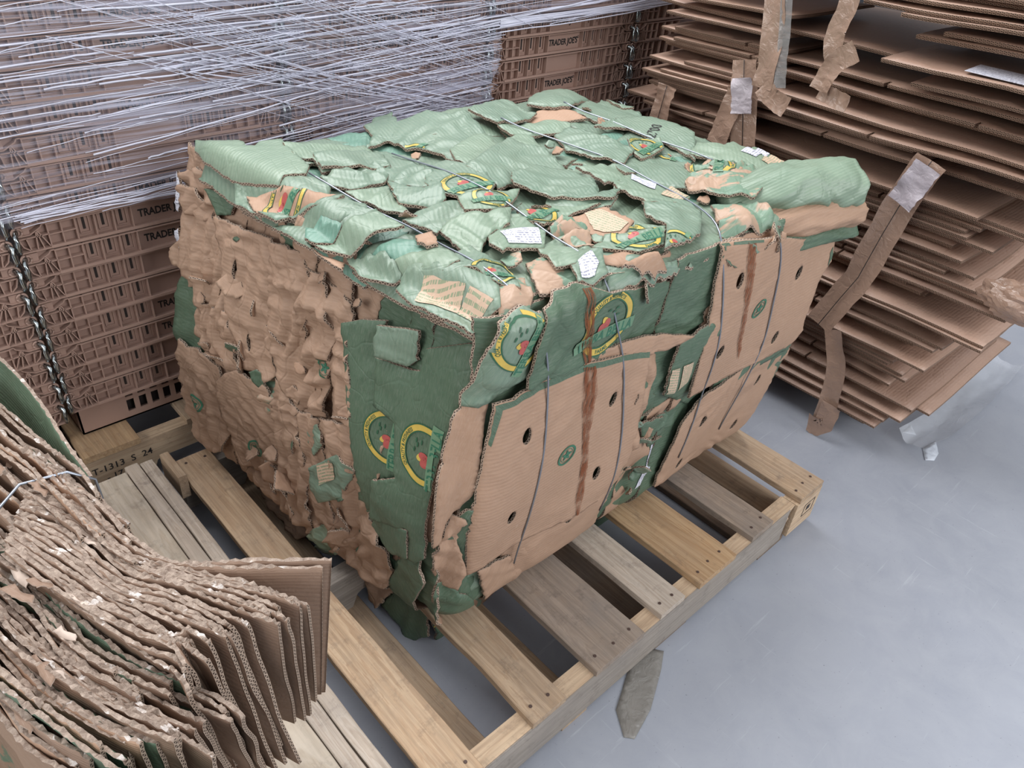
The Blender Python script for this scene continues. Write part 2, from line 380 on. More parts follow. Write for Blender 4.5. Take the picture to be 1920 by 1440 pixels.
# --- shape of the big bale: surface functions in metres -------------------------
def _rnd(d, r):
    if d >= r: return 0.0
    t = min(1.35, (r - d) / r)
    return r * (1 - math.sqrt(1 - t * t)) if t < 0.92 else r * 0.608 + (t - 0.92) * r * 2.2
def _edge_left(y):  return 0.165 + 0.07 * (1.0 - y) / 0.8       # x of the top left edge
def _edge_right(x): return 0.185 - 0.055 * (x - 0.2) / 0.95     # y of the top front edge
def _lump(a, b, s):
    return (math.sin(a * 9.1 + s) * math.cos(b * 7.3 - s * 1.7) + 0.6 * math.sin(a * 17.3 - b * 13.1 + s * 2.1))
def z_top(x, y):
    z = 0.868 + 0.010 * _lump(x, y, 0.4)
    z -= _rnd(x - _edge_left(y), 0.03) + _rnd(y - _edge_right(x), 0.026)
    z -= 0.25 * _rnd(1.0 - y, 0.08) + 0.25 * _rnd(1.16 - x, 0.08)
    return z
def x_left(y, z):
    t = (z - 0.15) / 0.7; k = (1.03 - y) / 0.8
    x = (0.06 + 0.12 * k) * (1 - t) + (0.165 + 0.07 * k) * t
    x += 0.008 * _lump(y, z, 1.9) - 0.022 * math.sin(max(0, min(1, t)) * math.pi)
    x += 0.7 * _rnd(z - 0.15, 0.05) + _rnd(0.870 - z, 0.02) + 0.5 * _rnd(y - 0.2, 0.05)
    return x
def y_right(x, z):
    t = (z - 0.15) / 0.7
    y = 0.235 * (1 - t) + _edge_right(x) * t
    y += 0.006 * _lump(x, z, 3.3) - 0.02 * math.sin(max(0, min(1, t)) * math.pi)
    y += 0.8 * _rnd(z - 0.16, 0.07) + _rnd(0.872 - z, 0.02) + 0.5 * _rnd(x - 0.2, 0.05)
    return y
def face_point(face, a, b, off=0.0):
    if face == 'T': return (a, b, z_top(a, b) + off)
    if face == 'L': return (x_left(a, b) - off, a, b)
    return (a, y_right(a, b) - off, b)

SHEETS = [
('T','G','dome',[(0.9044,0.8566),(0.9487,0.8971),(1.0424,0.9628),(1.25,1.06),(1.25,1.0524),(1.239,0.9138),(0.9755,0.7843),(0.9238,0.8183)],2,30,2,80,(0,0),[]),
('T','G',None,[(0.9964,0.8043),(1.25,0.921),(1.25,0.8932),(1.2398,0.7831),(1.1261,0.6327),(1.0194,0.6591),(0.988,0.7124)],4,4,2,75,(0,0),[]),
('T','G',None,[(1.25,0.9039),(1.25,0.8776),(1.25,0.8075),(1.2249,0.8222)],14,2,1,75,(0,0),[]),
('T','G',None,[(0.7428,0.8796),(0.8869,0.9289),(0.9112,0.9122),(0.8787,0.8353),(0.8862,0.8025),(0.8253,0.7839),(0.7566,0.7948),(0.7454,0.8289)],12,4,2,78,(0,0),[]),
('T','K','e1',[(0.8215,0.7856),(0.9113,0.8286),(0.9652,0.8082),(0.9816,0.7732),(0.9711,0.7243),(0.886,0.7516)],4,6,3,20,(0,0),[]),
('T','g',None,[(0.7566,0.7948),(0.9051,0.7709),(0.9181,0.723),(0.882,0.6931),(0.8074,0.7146),(0.7499,0.7418)],6,3,2,76,(0,0),[]),
('T','G','hand',[(0.9361,0.67),(1.0555,0.6902),(1.1342,0.6542),(1.1298,0.5954),(1.111,0.521),(1.0079,0.4375),(1.0265,0.5332),(1.0176,0.6311)],8,4,2,74,(0,0),[]),
('T','g','lab1',[(1.0699,0.4826),(1.0932,0.4302),(1.25,0.4413),(1.2295,0.3511),(1.224,0.3286),(1.0235,0.2795),(1.0432,0.3323),(1.0147,0.3901),(1.0136,0.4606)],9,6,2,40,(0,0),[]),
('T','G',None,[(0.8399,0.6994),(0.8912,0.7022),(0.9134,0.6176),(0.91,0.5287),(0.8303,0.4896),(0.8134,0.5319),(0.802,0.6249)],10,5,3,74,(0,0),[]),
('T','g','e2',[(0.9476,0.5811),(1.024,0.5505),(0.9891,0.5099),(0.891,0.4933),(0.9022,0.5269)],14,6,3,60,(0,0),[]),
('T','G','e3',[(0.8076,0.5029),(0.914,0.5272),(0.9957,0.4987),(0.97,0.4392),(0.8889,0.4495),(0.7881,0.4492)],5,6,3,70,(0,0),[]),
('T','g',None,[(0.7204,0.7259),(0.8047,0.745),(0.7601,0.6523),(0.7045,0.6598)],10,4,2,75,(0,0),[]),
('T','G','e4',[(0.5262,0.9713),(0.6018,1.047),(0.662,1.0573),(0.5954,0.9439),(0.6699,0.9361),(0.6842,0.8743),(0.7289,0.869),(0.7123,0.8135),(0.6834,0.7456),(0.648,0.6779),(0.5287,0.6652),(0.5342,0.7422),(0.5183,0.8071),(0.5195,0.869),(0.4507,0.8524),(0.5066,0.9067)],9,7,2,76,(0,0),[]),
('T','G',None,[(0.4361,0.8396),(0.4758,0.8312),(0.4849,0.7615),(0.4709,0.6982),(0.448,0.616),(0.4017,0.5865),(0.3825,0.6272),(0.3829,0.6865),(0.3383,0.693),(0.3684,0.7728)],3,4,3,70,(0,0),[]),
('T','g',None,[(0.5502,0.7049),(0.6481,0.7492),(0.6758,0.7424),(0.6641,0.6853),(0.6361,0.6384),(0.5306,0.6109),(0.5178,0.6466)],13,3,2,78,(0,0),[]),
('T','G','e5',[(0.4639,0.6729),(0.5034,0.66),(0.5348,0.5857),(0.5073,0.5205),(0.4705,0.4929),(0.4126,0.5084),(0.3966,0.5455),(0.4094,0.6016)],9,4,2,72,(0,0),[]),
('T','G',None,[(0.5087,0.6101),(0.5809,0.6387),(0.6967,0.6943),(0.7347,0.6187),(0.6903,0.5117),(0.6132,0.4871),(0.5563,0.5126),(0.508,0.5166),(0.512,0.5644)],14,5,3,74,(0,0),[]),
('T','G',None,[(0.5673,0.5434),(0.6559,0.5684),(0.6877,0.5139),(0.6877,0.4416),(0.6484,0.3974),(0.7002,0.3879),(0.6517,0.3627),(0.5605,0.43),(0.5439,0.4761),(0.5295,0.4978)],18,4,2,74,(0,0),[]),
('T','g',None,[(0.719,0.5204),(0.7858,0.5025),(0.8711,0.4862),(0.7908,0.4289),(0.6962,0.4231),(0.7084,0.4693)],11,6,3,70,(0,0),[]),
('T','G',None,[(0.5934,0.4674),(0.6856,0.431),(0.6476,0.3925),(0.6794,0.3743),(0.64,0.3566),(0.5629,0.3849),(0.5516,0.4343)],8,4,3,70,(0,0),[]),
('T','G',None,[(0.8545,0.5103),(0.9234,0.4775),(0.9683,0.4268),(0.8567,0.338),(0.8364,0.3645),(0.82,0.4259),(0.7805,0.4517)],6,16,2,64,(0,0),[]),
('T','g','e6',[(0.406,0.5051),(0.4984,0.4964),(0.5383,0.4887),(0.479,0.443),(0.4244,0.4313),(0.3805,0.4557)],12,6,4,60,(0,0),[]),
('T','G',None,[(0.29,0.5055),(0.3625,0.5209),(0.4126,0.5084),(0.4257,0.4372),(0.3739,0.4343),(0.334,0.4387),(0.3,0.4269),(0.297,0.468)],8,4,3,60,(0,0),[]),
('T','g','e7',[(0.4669,0.4209),(0.5441,0.4179),(0.6287,0.3712),(0.5908,0.3654),(0.521,0.369),(0.4718,0.3571),(0.4487,0.3839)],11,8,4,60,(0,0),[]),
('T','g',None,[(0.2962,0.9019),(0.3716,0.8781),(0.4589,0.8726),(0.4683,0.8113),(0.4385,0.7416),(0.3348,0.7507),(0.288,0.7471),(0.3048,0.8085),(0.2799,0.8301)],4,4,2,76,(0,0),[]),
('T','G',None,[(0.3122,0.8181),(0.439,0.8427),(0.456,0.7938),(0.4219,0.7236),(0.3471,0.7479),(0.2841,0.7407),(0.3052,0.7949)],11,4,3,70,(0,0),[]),
('T','G',None,[(0.2682,0.7202),(0.3371,0.7543),(0.4313,0.7477),(0.4137,0.712),(0.3722,0.6688),(0.2985,0.6681),(0.2729,0.6907)],7,6,4,68,(0,0),[]),
('T','g',None,[(0.2805,0.6611),(0.3633,0.6511),(0.3352,0.5775),(0.324,0.5249),(0.2963,0.5658),(0.2854,0.6181)],8,4,3,64,(0,0),[]),
('T','G',None,[(0.3568,0.642),(0.3908,0.5764),(0.4196,0.5714),(0.3933,0.52),(0.3689,0.5115),(0.3279,0.5673)],12,6,5,50,(0,0),[]),
('T','g',None,[(0.3088,0.4336),(0.3606,0.445),(0.3995,0.4293),(0.4595,0.4261),(0.414,0.3805),(0.3568,0.3711),(0.3236,0.3451),(0.2907,0.3268),(0.2973,0.3718)],10,8,7,30,(0,0),[]),
('T','g','lab2',[(0.3624,0.3775),(0.4443,0.4183),(0.4733,0.3971),(0.4661,0.3471),(0.4226,0.3065),(0.3632,0.3164),(0.3391,0.314),(0.337,0.3442)],14,4,3,20,(0,0),[]),
('T','M',None,[(0.4761,0.3615),(0.536,0.3587),(0.5338,0.3158),(0.5012,0.2676),(0.4674,0.2916),(0.4661,0.3346)],10,10,8,30,(0,0),[]),
('T','K','txt1',[(0.5431,0.3656),(0.614,0.3538),(0.6069,0.2759),(0.5581,0.2565),(0.531,0.278),(0.5271,0.2977)],9,5,3,30,(0,0),[]),
('T','g','lab3',[(0.723,0.4291),(0.8214,0.4588),(0.828,0.3581),(0.8116,0.3069),(0.7619,0.2842),(0.6847,0.3129),(0.6965,0.3848)],12,5,2,60,(0,0),[]),
('T','G','e8',[(0.6955,0.3339),(0.7993,0.3039),(0.7556,0.2408),(0.6746,0.1853),(0.641,0.1782),(0.5688,0.1799),(0.6456,0.2364),(0.6389,0.2754)],16,16,2,80,(0,0),[]),
('T','g','e9',[(0.488,0.2648),(0.5373,0.2799),(0.607,0.2643),(0.6414,0.2349),(0.5862,0.1944),(0.5307,0.1994),(0.5101,0.2288)],13,8,4,60,(0,0),[]),
('T','K',None,[(0.4921,0.2648),(0.5162,0.2342),(0.5603,0.1879),(0.5316,0.1776),(0.4785,0.1969),(0.4606,0.2316)],7,8,5,80,(0,0),[]),
('T','g','corner',[(0.1681,1.0131),(0.1886,1.0522),(0.2633,1.06),(0.2346,0.9272),(0.2489,0.9224),(0.2737,0.9441),(0.312,0.9368),(0.2888,0.8518),(0.2752,0.7675),(0.2512,0.7382),(0.2137,0.7488),(0.1954,0.735),(0.1883,0.7637),(0.1718,0.852),(0.1671,0.8943),(0.1647,0.9344),(0.1633,0.9716)],14,5,1,20,(-4,0),[]),
('T','G',None,[(0.1717,0.8609),(0.1946,0.7393),(0.2187,0.7575),(0.2514,0.7358),(0.2716,0.6912),(0.2405,0.6468),(0.2016,0.6748),(0.1609,0.7962),(0.1495,0.7204),(0.1471,0.7476),(0.1421,0.8046)],9,9,2,70,(0,0),[]),
('T','K','e10',[(0.165,0.803),(0.2224,0.656),(0.2521,0.6298),(0.2059,0.6301),(0.1494,0.7217),(0.1482,0.7344),(0.1523,0.7619)],17,5,3,60,(0,0),[]),
('T','G',None,[(0.1486,0.7306),(0.2078,0.633),(0.2602,0.6297),(0.2188,0.6099),(0.182,0.6685),(0.1532,0.6775),(0.1516,0.6956)],21,9,2,20,(0,0),[]),
('T','G',None,[(0.1519,0.6926),(0.1847,0.6726),(0.2628,0.6338),(0.2728,0.6042),(0.2747,0.5538),(0.2034,0.5727),(0.1697,0.5906),(0.1624,0.5723),(0.1613,0.5852),(0.1585,0.6169),(0.1551,0.6562)],10,22,2,30,(0,0),[]),
('T','T',None,[(0.1781,0.6225),(0.1995,0.6063),(0.2085,0.5582),(0.2042,0.5572),(0.1672,0.5714),(0.1604,0.5957)],27,3,2,20,(0,0),[]),
('T','G',None,[(0.2023,0.5954),(0.2547,0.6014),(0.273,0.5514),(0.2317,0.5426),(0.2085,0.5558)],17,4,2,72,(0,0),[]),
('T','g',None,[(0.1628,0.5675),(0.2052,0.556),(0.272,0.55),(0.2713,0.4736),(0.2091,0.5008),(0.1892,0.5286),(0.1694,0.5504)],24,4,1,70,(0,0),[]),
('T','K',None,[(0.1624,0.5722),(0.1708,0.5527),(0.1924,0.5288),(0.1716,0.5013),(0.167,0.5204),(0.1647,0.5463)],12,6,4,20,(0,0),[]),
('T','G',None,[(0.1963,0.5299),(0.2197,0.4613),(0.2183,0.4311),(0.2128,0.398),(0.1871,0.4422),(0.183,0.4747)],16,4,2,74,(0,0),[]),
('T','T',None,[(0.2129,0.4833),(0.2663,0.469),(0.2705,0.4315),(0.2683,0.3873),(0.2223,0.4215),(0.2183,0.4506)],9,5,5,60,(0,0),[]),
('T','g',None,[(0.2165,0.4346),(0.2318,0.4177),(0.2712,0.3885),(0.2724,0.351),(0.2619,0.3231),(0.2331,0.327),(0.2136,0.3929),(0.2147,0.4151)],15,4,3,70,(0,0),[]),
('T','K',None,[(0.2674,0.4401),(0.2897,0.4271),(0.2699,0.3853),(0.2524,0.3911),(0.256,0.4207)],20,6,2,70,(0,0),[]),
('T','G','e11',[(0.2373,0.3324),(0.2746,0.3537),(0.3149,0.3641),(0.3174,0.304),(0.3186,0.269),(0.284,0.2145),(0.2696,0.2446),(0.2671,0.2829)],14,8,5,40,(0,0),[]),
('T','G','win1',[(0.2105,0.3997),(0.2189,0.3932),(0.2443,0.3351),(0.2762,0.3179),(0.281,0.2809),(0.2662,0.2408),(0.2414,0.2088),(0.2237,0.2231),(0.1947,0.2121),(0.1885,0.2746),(0.1844,0.3209),(0.1821,0.3474),(0.1931,0.3895)],16,6,2,60,(0,0),[]),
('T','M',None,[(0.2659,0.2462),(0.3195,0.2522),(0.305,0.2081),(0.272,0.1831),(0.2431,0.1841),(0.2361,0.2052)],10,10,6,0,(0,0),[]),
('T','M',None,[(0.364,0.2875),(0.4638,0.2972),(0.4244,0.2235),(0.3569,0.1924),(0.304,0.1957)],8,10,7,0,(0,0),[]),
('T','g',None,[(0.4137,0.3212),(0.4893,0.3223),(0.4922,0.2642),(0.4432,0.2297),(0.387,0.2451)],12,6,6,0,(0,0),[]),
('T','G','lab4',[(0.4209,0.255),(0.4667,0.2638),(0.4771,0.2327),(0.4449,0.1884),(0.411,0.188),(0.3888,0.1987)],20,4,3,0,(0,0),[]),
('T','G',None,[(0.4924,0.2526),(0.5427,0.2285),(0.5579,0.1717),(0.6297,0.1571),(0.5362,0.1625),(0.4377,0.1783)],6,6,5,0,(0,0),[]),
('T','K','curl',[(0.4634,0.1801),(0.5169,0.1893),(0.5502,0.1705),(0.5603,0.1611),(0.5356,0.1626),(0.5022,0.1658)],22,10,5,0,(0,-12),[]),
('T','M','e12',[(0.949,0.4104),(1.0114,0.3877),(1.0429,0.3281),(1.0144,0.2738),(0.9366,0.2221),(0.8666,0.206),(0.8349,0.2616),(0.8355,0.3061),(0.8397,0.3437)],14,24,10,40,(0,0),[]),
('T','M',None,[(0.8135,0.2609),(0.8573,0.2451),(0.8585,0.1906),(0.8578,0.154),(0.8414,0.1449),(0.7671,0.1563),(0.7246,0.1768)],10,14,9,0,(0,0),[]),
('R','D','mid',[(0.5364,0.7062),(0.6217,0.6932),(0.7471,0.6532),(0.8018,0.5464),(0.8074,0.4214),(0.7868,0.3155),(0.7626,0.2304),(0.8825,-0.0253),(0.7604,-0.0194),(0.5143,0.2311),(0.5378,0.3438),(0.5651,0.4378),(0.5569,0.575)],-10,2,4,0,(0,0),[]),
('R','D','e13',[(0.291,0.8705),(0.3575,0.8847),(0.3915,0.8732),(0.4273,0.8573),(0.5395,0.8351),(0.6739,0.8092),(0.7119,0.7125),(0.7167,0.6516),(0.6798,0.6757),(0.5963,0.7126),(0.4882,0.7257),(0.3911,0.7277),(0.2955,0.7298),(0.2669,0.7465),(0.2684,0.8215)],3,7,4,5,(0,0),[]),
('R','K',None,[(0.3889,0.7417),(0.4826,0.7441),(0.5933,0.7225),(0.6767,0.6951),(0.6178,0.6831),(0.5673,0.6865),(0.4949,0.7041),(0.3975,0.7252)],8,6,4,0,(0,0),[]),
('R','K',None,[(0.5446,0.6279),(0.5581,0.7035),(0.6089,0.6916),(0.613,0.6501),(0.6078,0.5797),(0.5957,0.5069),(0.5949,0.465),(0.5684,0.4507)],0,6,8,0,(0,0),[]),
('R','D','win2',[(0.6447,0.6862),(0.6851,0.703),(0.7165,0.7113),(0.7615,0.6732),(0.8288,0.4894),(0.7983,0.4572),(0.6546,0.5577),(0.6415,0.6287)],6,4,3,0,(0,0),[]),
('R','K','e14',[(0.3123,0.3767),(0.4443,0.3568),(0.5597,0.3704),(0.5589,0.3001),(0.6493,-0.043),(0.4879,-0.042),(0.3671,-0.0189),(0.3037,0.3008)],2,10,2,10,(0,0),[(0.4505,0.3435)]),
('R','K','main1',[(0.2146,0.7328),(0.2942,0.7431),(0.3888,0.7428),(0.4893,0.7219),(0.567,0.6968),(0.576,0.5919),(0.5847,0.4412),(0.5586,0.3542),(0.4477,0.3436),(0.3177,0.3536),(0.2109,0.3298),(0.2012,0.4427),(0.2047,0.5735),(0.2096,0.6532)],12,4,1,3,(0,0),[(0.2798,0.6489),(0.4884,0.626),(0.2794,0.4583),(0.4864,0.4513)]),
('R','K','low2',[(0.8466,0.4818),(0.9727,0.5117),(1.1379,0.4966),(1.1637,0.4659),(1.143,0.3995),(1.1599,0.2203),(1.4239,-0.0628),(1.1906,-0.0312),(0.7626,0.2304),(0.7592,0.2964),(0.7713,0.4233),(0.8118,0.4818)],6,4,3,10,(0,0),[(1.063,0.4129),(1.0608,0.2665),(0.8545,0.3907),(0.8411,0.2599)]),
('R','K','main2',[(0.6953,0.8704),(0.7544,0.8659),(0.8347,0.8553),(1.1012,0.7787),(1.1196,0.7259),(1.0974,0.6923),(1.1239,0.573),(1.1465,0.5368),(1.1229,0.5042),(0.969,0.5178),(0.8219,0.5121),(0.7454,0.5118),(0.7182,0.6128),(0.7089,0.7134),(0.6987,0.8031)],12,4,1,3,(0,0),[(0.7614,0.7874),(0.9918,0.7347),(0.7836,0.6187),(0.998,0.5744)]),
('R','D',None,[(0.4736,0.6818),(0.5498,0.661),(0.6282,0.578),(0.6548,0.519),(0.5869,0.5111),(0.5337,0.496)],-4,2,2,0,(0,0),[]),
('R','D',None,[(0.5858,0.5249),(0.6593,0.5095),(0.6901,0.4693),(0.698,0.4295),(0.6068,0.4801)],10,2,1,0,(0,0),[]),
('R','K',None,[(0.1717,0.6965),(0.1868,0.7221),(0.205,0.751),(0.2146,0.7328),(0.2096,0.6746),(0.2077,0.6065),(0.2039,0.5444),(0.1884,0.5051),(0.1674,0.4792),(0.162,0.4333),(0.1471,0.4321),(0.1461,0.4882),(0.1485,0.5717),(0.1591,0.6299)],6,18,3,80,(0,0),[]),
('R','G','e15',[(0.2149,0.8694),(0.2608,0.8812),(0.2855,0.8692),(0.2857,0.8147),(0.276,0.7621),(0.216,0.7336),(0.1933,0.7215),(0.1837,0.7214),(0.1929,0.7823),(0.201,0.8298)],8,12,6,70,(0,0),[]),
('R','D',None,[(0.1827,0.4714),(0.1979,0.5096),(0.2058,0.511),(0.2061,0.4146),(0.2401,0.2466),(0.3251,0.0045),(0.1984,0.2241),(0.1788,0.3467),(0.1617,0.4249)],2,6,4,80,(0,0),[]),
('R','K',None,[(0.1605,0.4371),(0.1809,0.4922),(0.1945,0.4889),(0.1917,0.425),(0.209,0.3505),(0.2067,0.2811),(0.1841,0.2923),(0.1573,0.365)],10,10,6,80,(0,0),[]),
('R','D','e16',[(0.1661,0.2721),(0.1725,0.3101),(0.2265,0.2558),(0.2447,0.2251),(0.3486,-0.0971),(0.3054,-0.1167),(0.2432,-0.0224),(0.2271,0.0745)],9,8,3,60,(0,0),[]),
('R','G',None,[(0.2087,0.3472),(0.2739,0.3234),(0.3936,-0.024),(0.3626,-0.1003),(0.3368,-0.0627),(0.2388,0.2476)],4,4,5,60,(0,0),[]),
('R','K',None,[(0.2364,0.3249),(0.3216,0.3049),(0.3345,0.2709),(0.4451,-0.0324),(0.387,-0.0812),(0.3619,-0.0954),(0.2524,0.2808)],8,6,2,60,(0,0),[]),
('L','K','st1',[(1.0263,0.4535),(0.998,0.4459),(0.954,0.4611),(0.8745,0.4509),(0.8458,0.4081),(0.8523,0.3012),(0.8962,0.2183),(1.0762,0.0899),(1.0394,0.1979),(1.0468,0.2686)],7,6,4,0,(0,0),[]),
('L','K',None,[(1.0349,0.7877),(0.9873,0.793),(0.9319,0.7508),(0.9059,0.7341),(0.863,0.6849),(0.8387,0.5898),(0.8647,0.5644),(0.9467,0.5346),(0.9943,0.5987),(1.0715,0.6327),(1.029,0.6764)],2,6,8,0,(0,0),[]),
('L','K',None,[(1.044,0.8073),(1.0012,0.8293),(0.9392,0.8167),(0.9121,0.7572),(0.9739,0.7302),(1.0283,0.7376)],0,6,8,0,(0,0),[]),
('L','D',None,[(0.9565,0.8023),(0.8738,0.8125),(0.8799,0.7739),(0.9137,0.763)],4,4,2,0,(0,0),[]),
('L','K',None,[(0.9594,0.5726),(0.8343,0.5977),(0.833,0.5072),(0.7909,0.4928),(0.8777,0.4248),(0.9483,0.4637),(0.9774,0.5088)],4,6,7,0,(0,0),[]),
('L','K',None,[(0.9269,0.7524),(0.8597,0.6926),(0.838,0.5795),(0.8057,0.5209),(0.8833,0.5374),(0.9468,0.6185),(0.9419,0.7218)],-2,8,8,0,(0,0),[]),
('L','K','hole',[(0.9133,0.7635),(0.8138,0.7716),(0.7242,0.7879),(0.7191,0.7085),(0.7212,0.6068),(0.708,0.5106),(0.7332,0.4858),(0.7887,0.4919),(0.81,0.5433),(0.8415,0.5769),(0.8652,0.6789),(0.8728,0.6911)],9,4,4,0,(0,0),[(0.8269,0.6906),(0.7762,0.5577)]),
('L','K',None,[(0.7281,0.7863),(0.6475,0.7943),(0.6107,0.7598),(0.6139,0.6319),(0.594,0.5011),(0.6423,0.4569),(0.6907,0.5125),(0.7242,0.6055)],5,5,6,0,(0,0),[]),
('L','K','st4',[(0.6269,0.773),(0.567,0.7762),(0.535,0.6707),(0.5593,0.4909),(0.6006,0.4913),(0.623,0.6272)],8,7,8,0,(0,0),[]),
('L','K',None,[(0.5792,0.767),(0.5364,0.7637),(0.5074,0.7509),(0.4752,0.6364),(0.4598,0.536),(0.5032,0.5267),(0.5452,0.6008)],4,9,7,0,(0,0),[]),
('L','K','st2',[(0.8782,0.4204),(0.8441,0.4583),(0.8073,0.4829),(0.7278,0.4772),(0.7054,0.4343),(0.6515,0.4574),(0.6784,0.409),(0.6992,0.3523),(0.708,0.2941),(0.7708,0.237),(0.8255,0.2233),(0.8532,0.2873),(0.874,0.3552)],8,4,3,0,(0,0),[]),
('L','M',None,[(0.7519,0.4968),(0.6764,0.5191),(0.6427,0.4629),(0.6691,0.4118),(0.7341,0.4031)],-8,6,12,0,(0,0),[]),
('L','K',None,[(0.7078,0.5071),(0.6402,0.4703),(0.5967,0.3206),(0.5785,0.1946),(0.7512,0.0887),(0.8287,0.0949),(0.7008,0.3259)],3,6,7,0,(0,0),[]),
('L','K',None,[(0.6458,0.4638),(0.5735,0.4885),(0.5393,0.3552),(0.5063,0.2372),(0.5524,0.1901),(0.5938,0.199),(0.617,0.3083)],6,8,5,0,(0,0),[]),
('L','K',None,[(0.57,0.4906),(0.4598,0.536),(0.4302,0.4332),(0.4262,0.3536),(0.4286,0.2925),(0.5369,0.0688),(0.5201,0.2854)],3,9,6,0,(0,0),[]),
('L','G',None,[(0.5991,0.455),(0.57,0.4781),(0.5542,0.4373),(0.5766,0.3982),(0.5962,0.4125)],12,4,5,0,(0,0),[]),
('L','G','win3',[(0.5778,0.3742),(0.5099,0.4432),(0.4509,0.4439),(0.4945,0.3441),(0.5509,0.3007),(0.5712,0.3292)],16,5,4,0,(0,0),[]),
('L','K',None,[(0.5543,0.2046),(0.4262,0.3536),(0.3795,0.3192),(0.3554,0.2621),(0.3714,0.1942),(0.4505,0.0269),(0.4857,0.0242),(0.5174,0.1005)],5,14,6,0,(0,0),[]),
('L','g',None,[(0.5813,0.2005),(0.5364,0.2537),(0.4854,0.2656),(0.491,0.2029),(0.5991,0.0708),(0.6436,0.0714)],12,5,5,0,(0,0),[]),
('L','K',None,[(0.7885,0.2702),(0.7087,0.2917),(0.6404,0.2031),(0.6631,0.0899),(0.7096,0.0445),(0.8279,0.0463),(0.901,0.061)],0,5,6,0,(0,0),[]),
('L','D','e17',[(0.5093,0.7215),(0.472,0.741),(0.4269,0.7548),(0.4217,0.6922),(0.4086,0.6067),(0.3612,0.5997),(0.3387,0.4993),(0.3948,0.4586),(0.3967,0.3708),(0.4253,0.3615),(0.4513,0.4372),(0.4659,0.5323),(0.485,0.6318)],5,4,1,90,(0,0),[]),
('L','D',None,[(0.3159,0.3327),(0.2729,0.3634),(0.2589,0.3048),(0.2977,0.2086),(0.3244,0.081),(0.3144,0.0387),(0.3592,-0.0115),(0.3874,0.0068),(0.4419,0.037),(0.3662,0.2156)],8,5,2,60,(0,0),[]),
('L','D',None,[(0.4004,0.3677),(0.2985,0.4136),(0.2937,0.3478),(0.3397,0.3165),(0.3795,0.3192),(0.4118,0.3289)],9,3,1,90,(0,0),[]),
('L','D','e18',[(0.4298,0.6905),(0.3515,0.7043),(0.331,0.7129),(0.3238,0.7563),(0.2478,0.8015),(0.2234,0.811),(0.2248,0.7412),(0.2463,0.6548),(0.2625,0.5386),(0.2655,0.4564),(0.258,0.3713),(0.2759,0.3489),(0.295,0.344),(0.296,0.4127),(0.4009,0.363),(0.3965,0.4623),(0.3415,0.5011),(0.3636,0.5995),(0.4133,0.6106)],12,10,1,90,(0,0),[]),
('L','G',None,[(0.4287,0.7521),(0.3454,0.7771),(0.3396,0.7276),(0.3566,0.7094),(0.3752,0.706),(0.4235,0.6991)],17,2,1,90,(0,0),[]),
('L','W',None,[(1.0629,0.7971),(1.0454,0.8098),(1.0322,0.7751),(1.0402,0.7292),(1.0592,0.7336)],12,4,5,0,(0,0),[]),
('L','W',None,[(1.0544,0.6852),(1.0303,0.7008),(1.0256,0.653),(1.0408,0.6449)],12,4,4,0,(0,0),[])]
EMBLEMS = {'e1': ((1.0687, 0.9248), 0.06, -10), 'e2': ((0.9525, 0.5326), 0.06, 10), 'e3': ((0.9999, 0.4915), 0.05, 20), 'e4': ((0.4981, 0.7844), 0.062, 10), 'e5': ((0.4546, 0.5399), 0.07, -5), 'e6': ((0.4492, 0.4671), 0.05, -20), 'e7': ((0.4897, 0.4008), 0.06, 10), 'e8': ((0.5996, 0.1784), 0.06, 25), 'e9': ((0.5655, 0.2368), 0.062, -10), 'e10': ((0.1887, 0.7043), 0.06, -8), 'e11': ((0.2849, 0.2734), 0.05, -30), 'e12': ((0.9642, 0.3706), 0.07, 30), 'e13': ((0.4294, 0.8005), 0.085, 3), 'e14': ((0.5241, -0.012), 0.06, 10), 'e15': ((0.2481, 0.8369), 0.07, 65), 'e16': ((0.2651, 0.0731), 0.06, 20), 'e17': ((0.3803, 0.5563), 0.075, 90), 'e18': ((0.2826, 0.5807), 0.085, 90)}
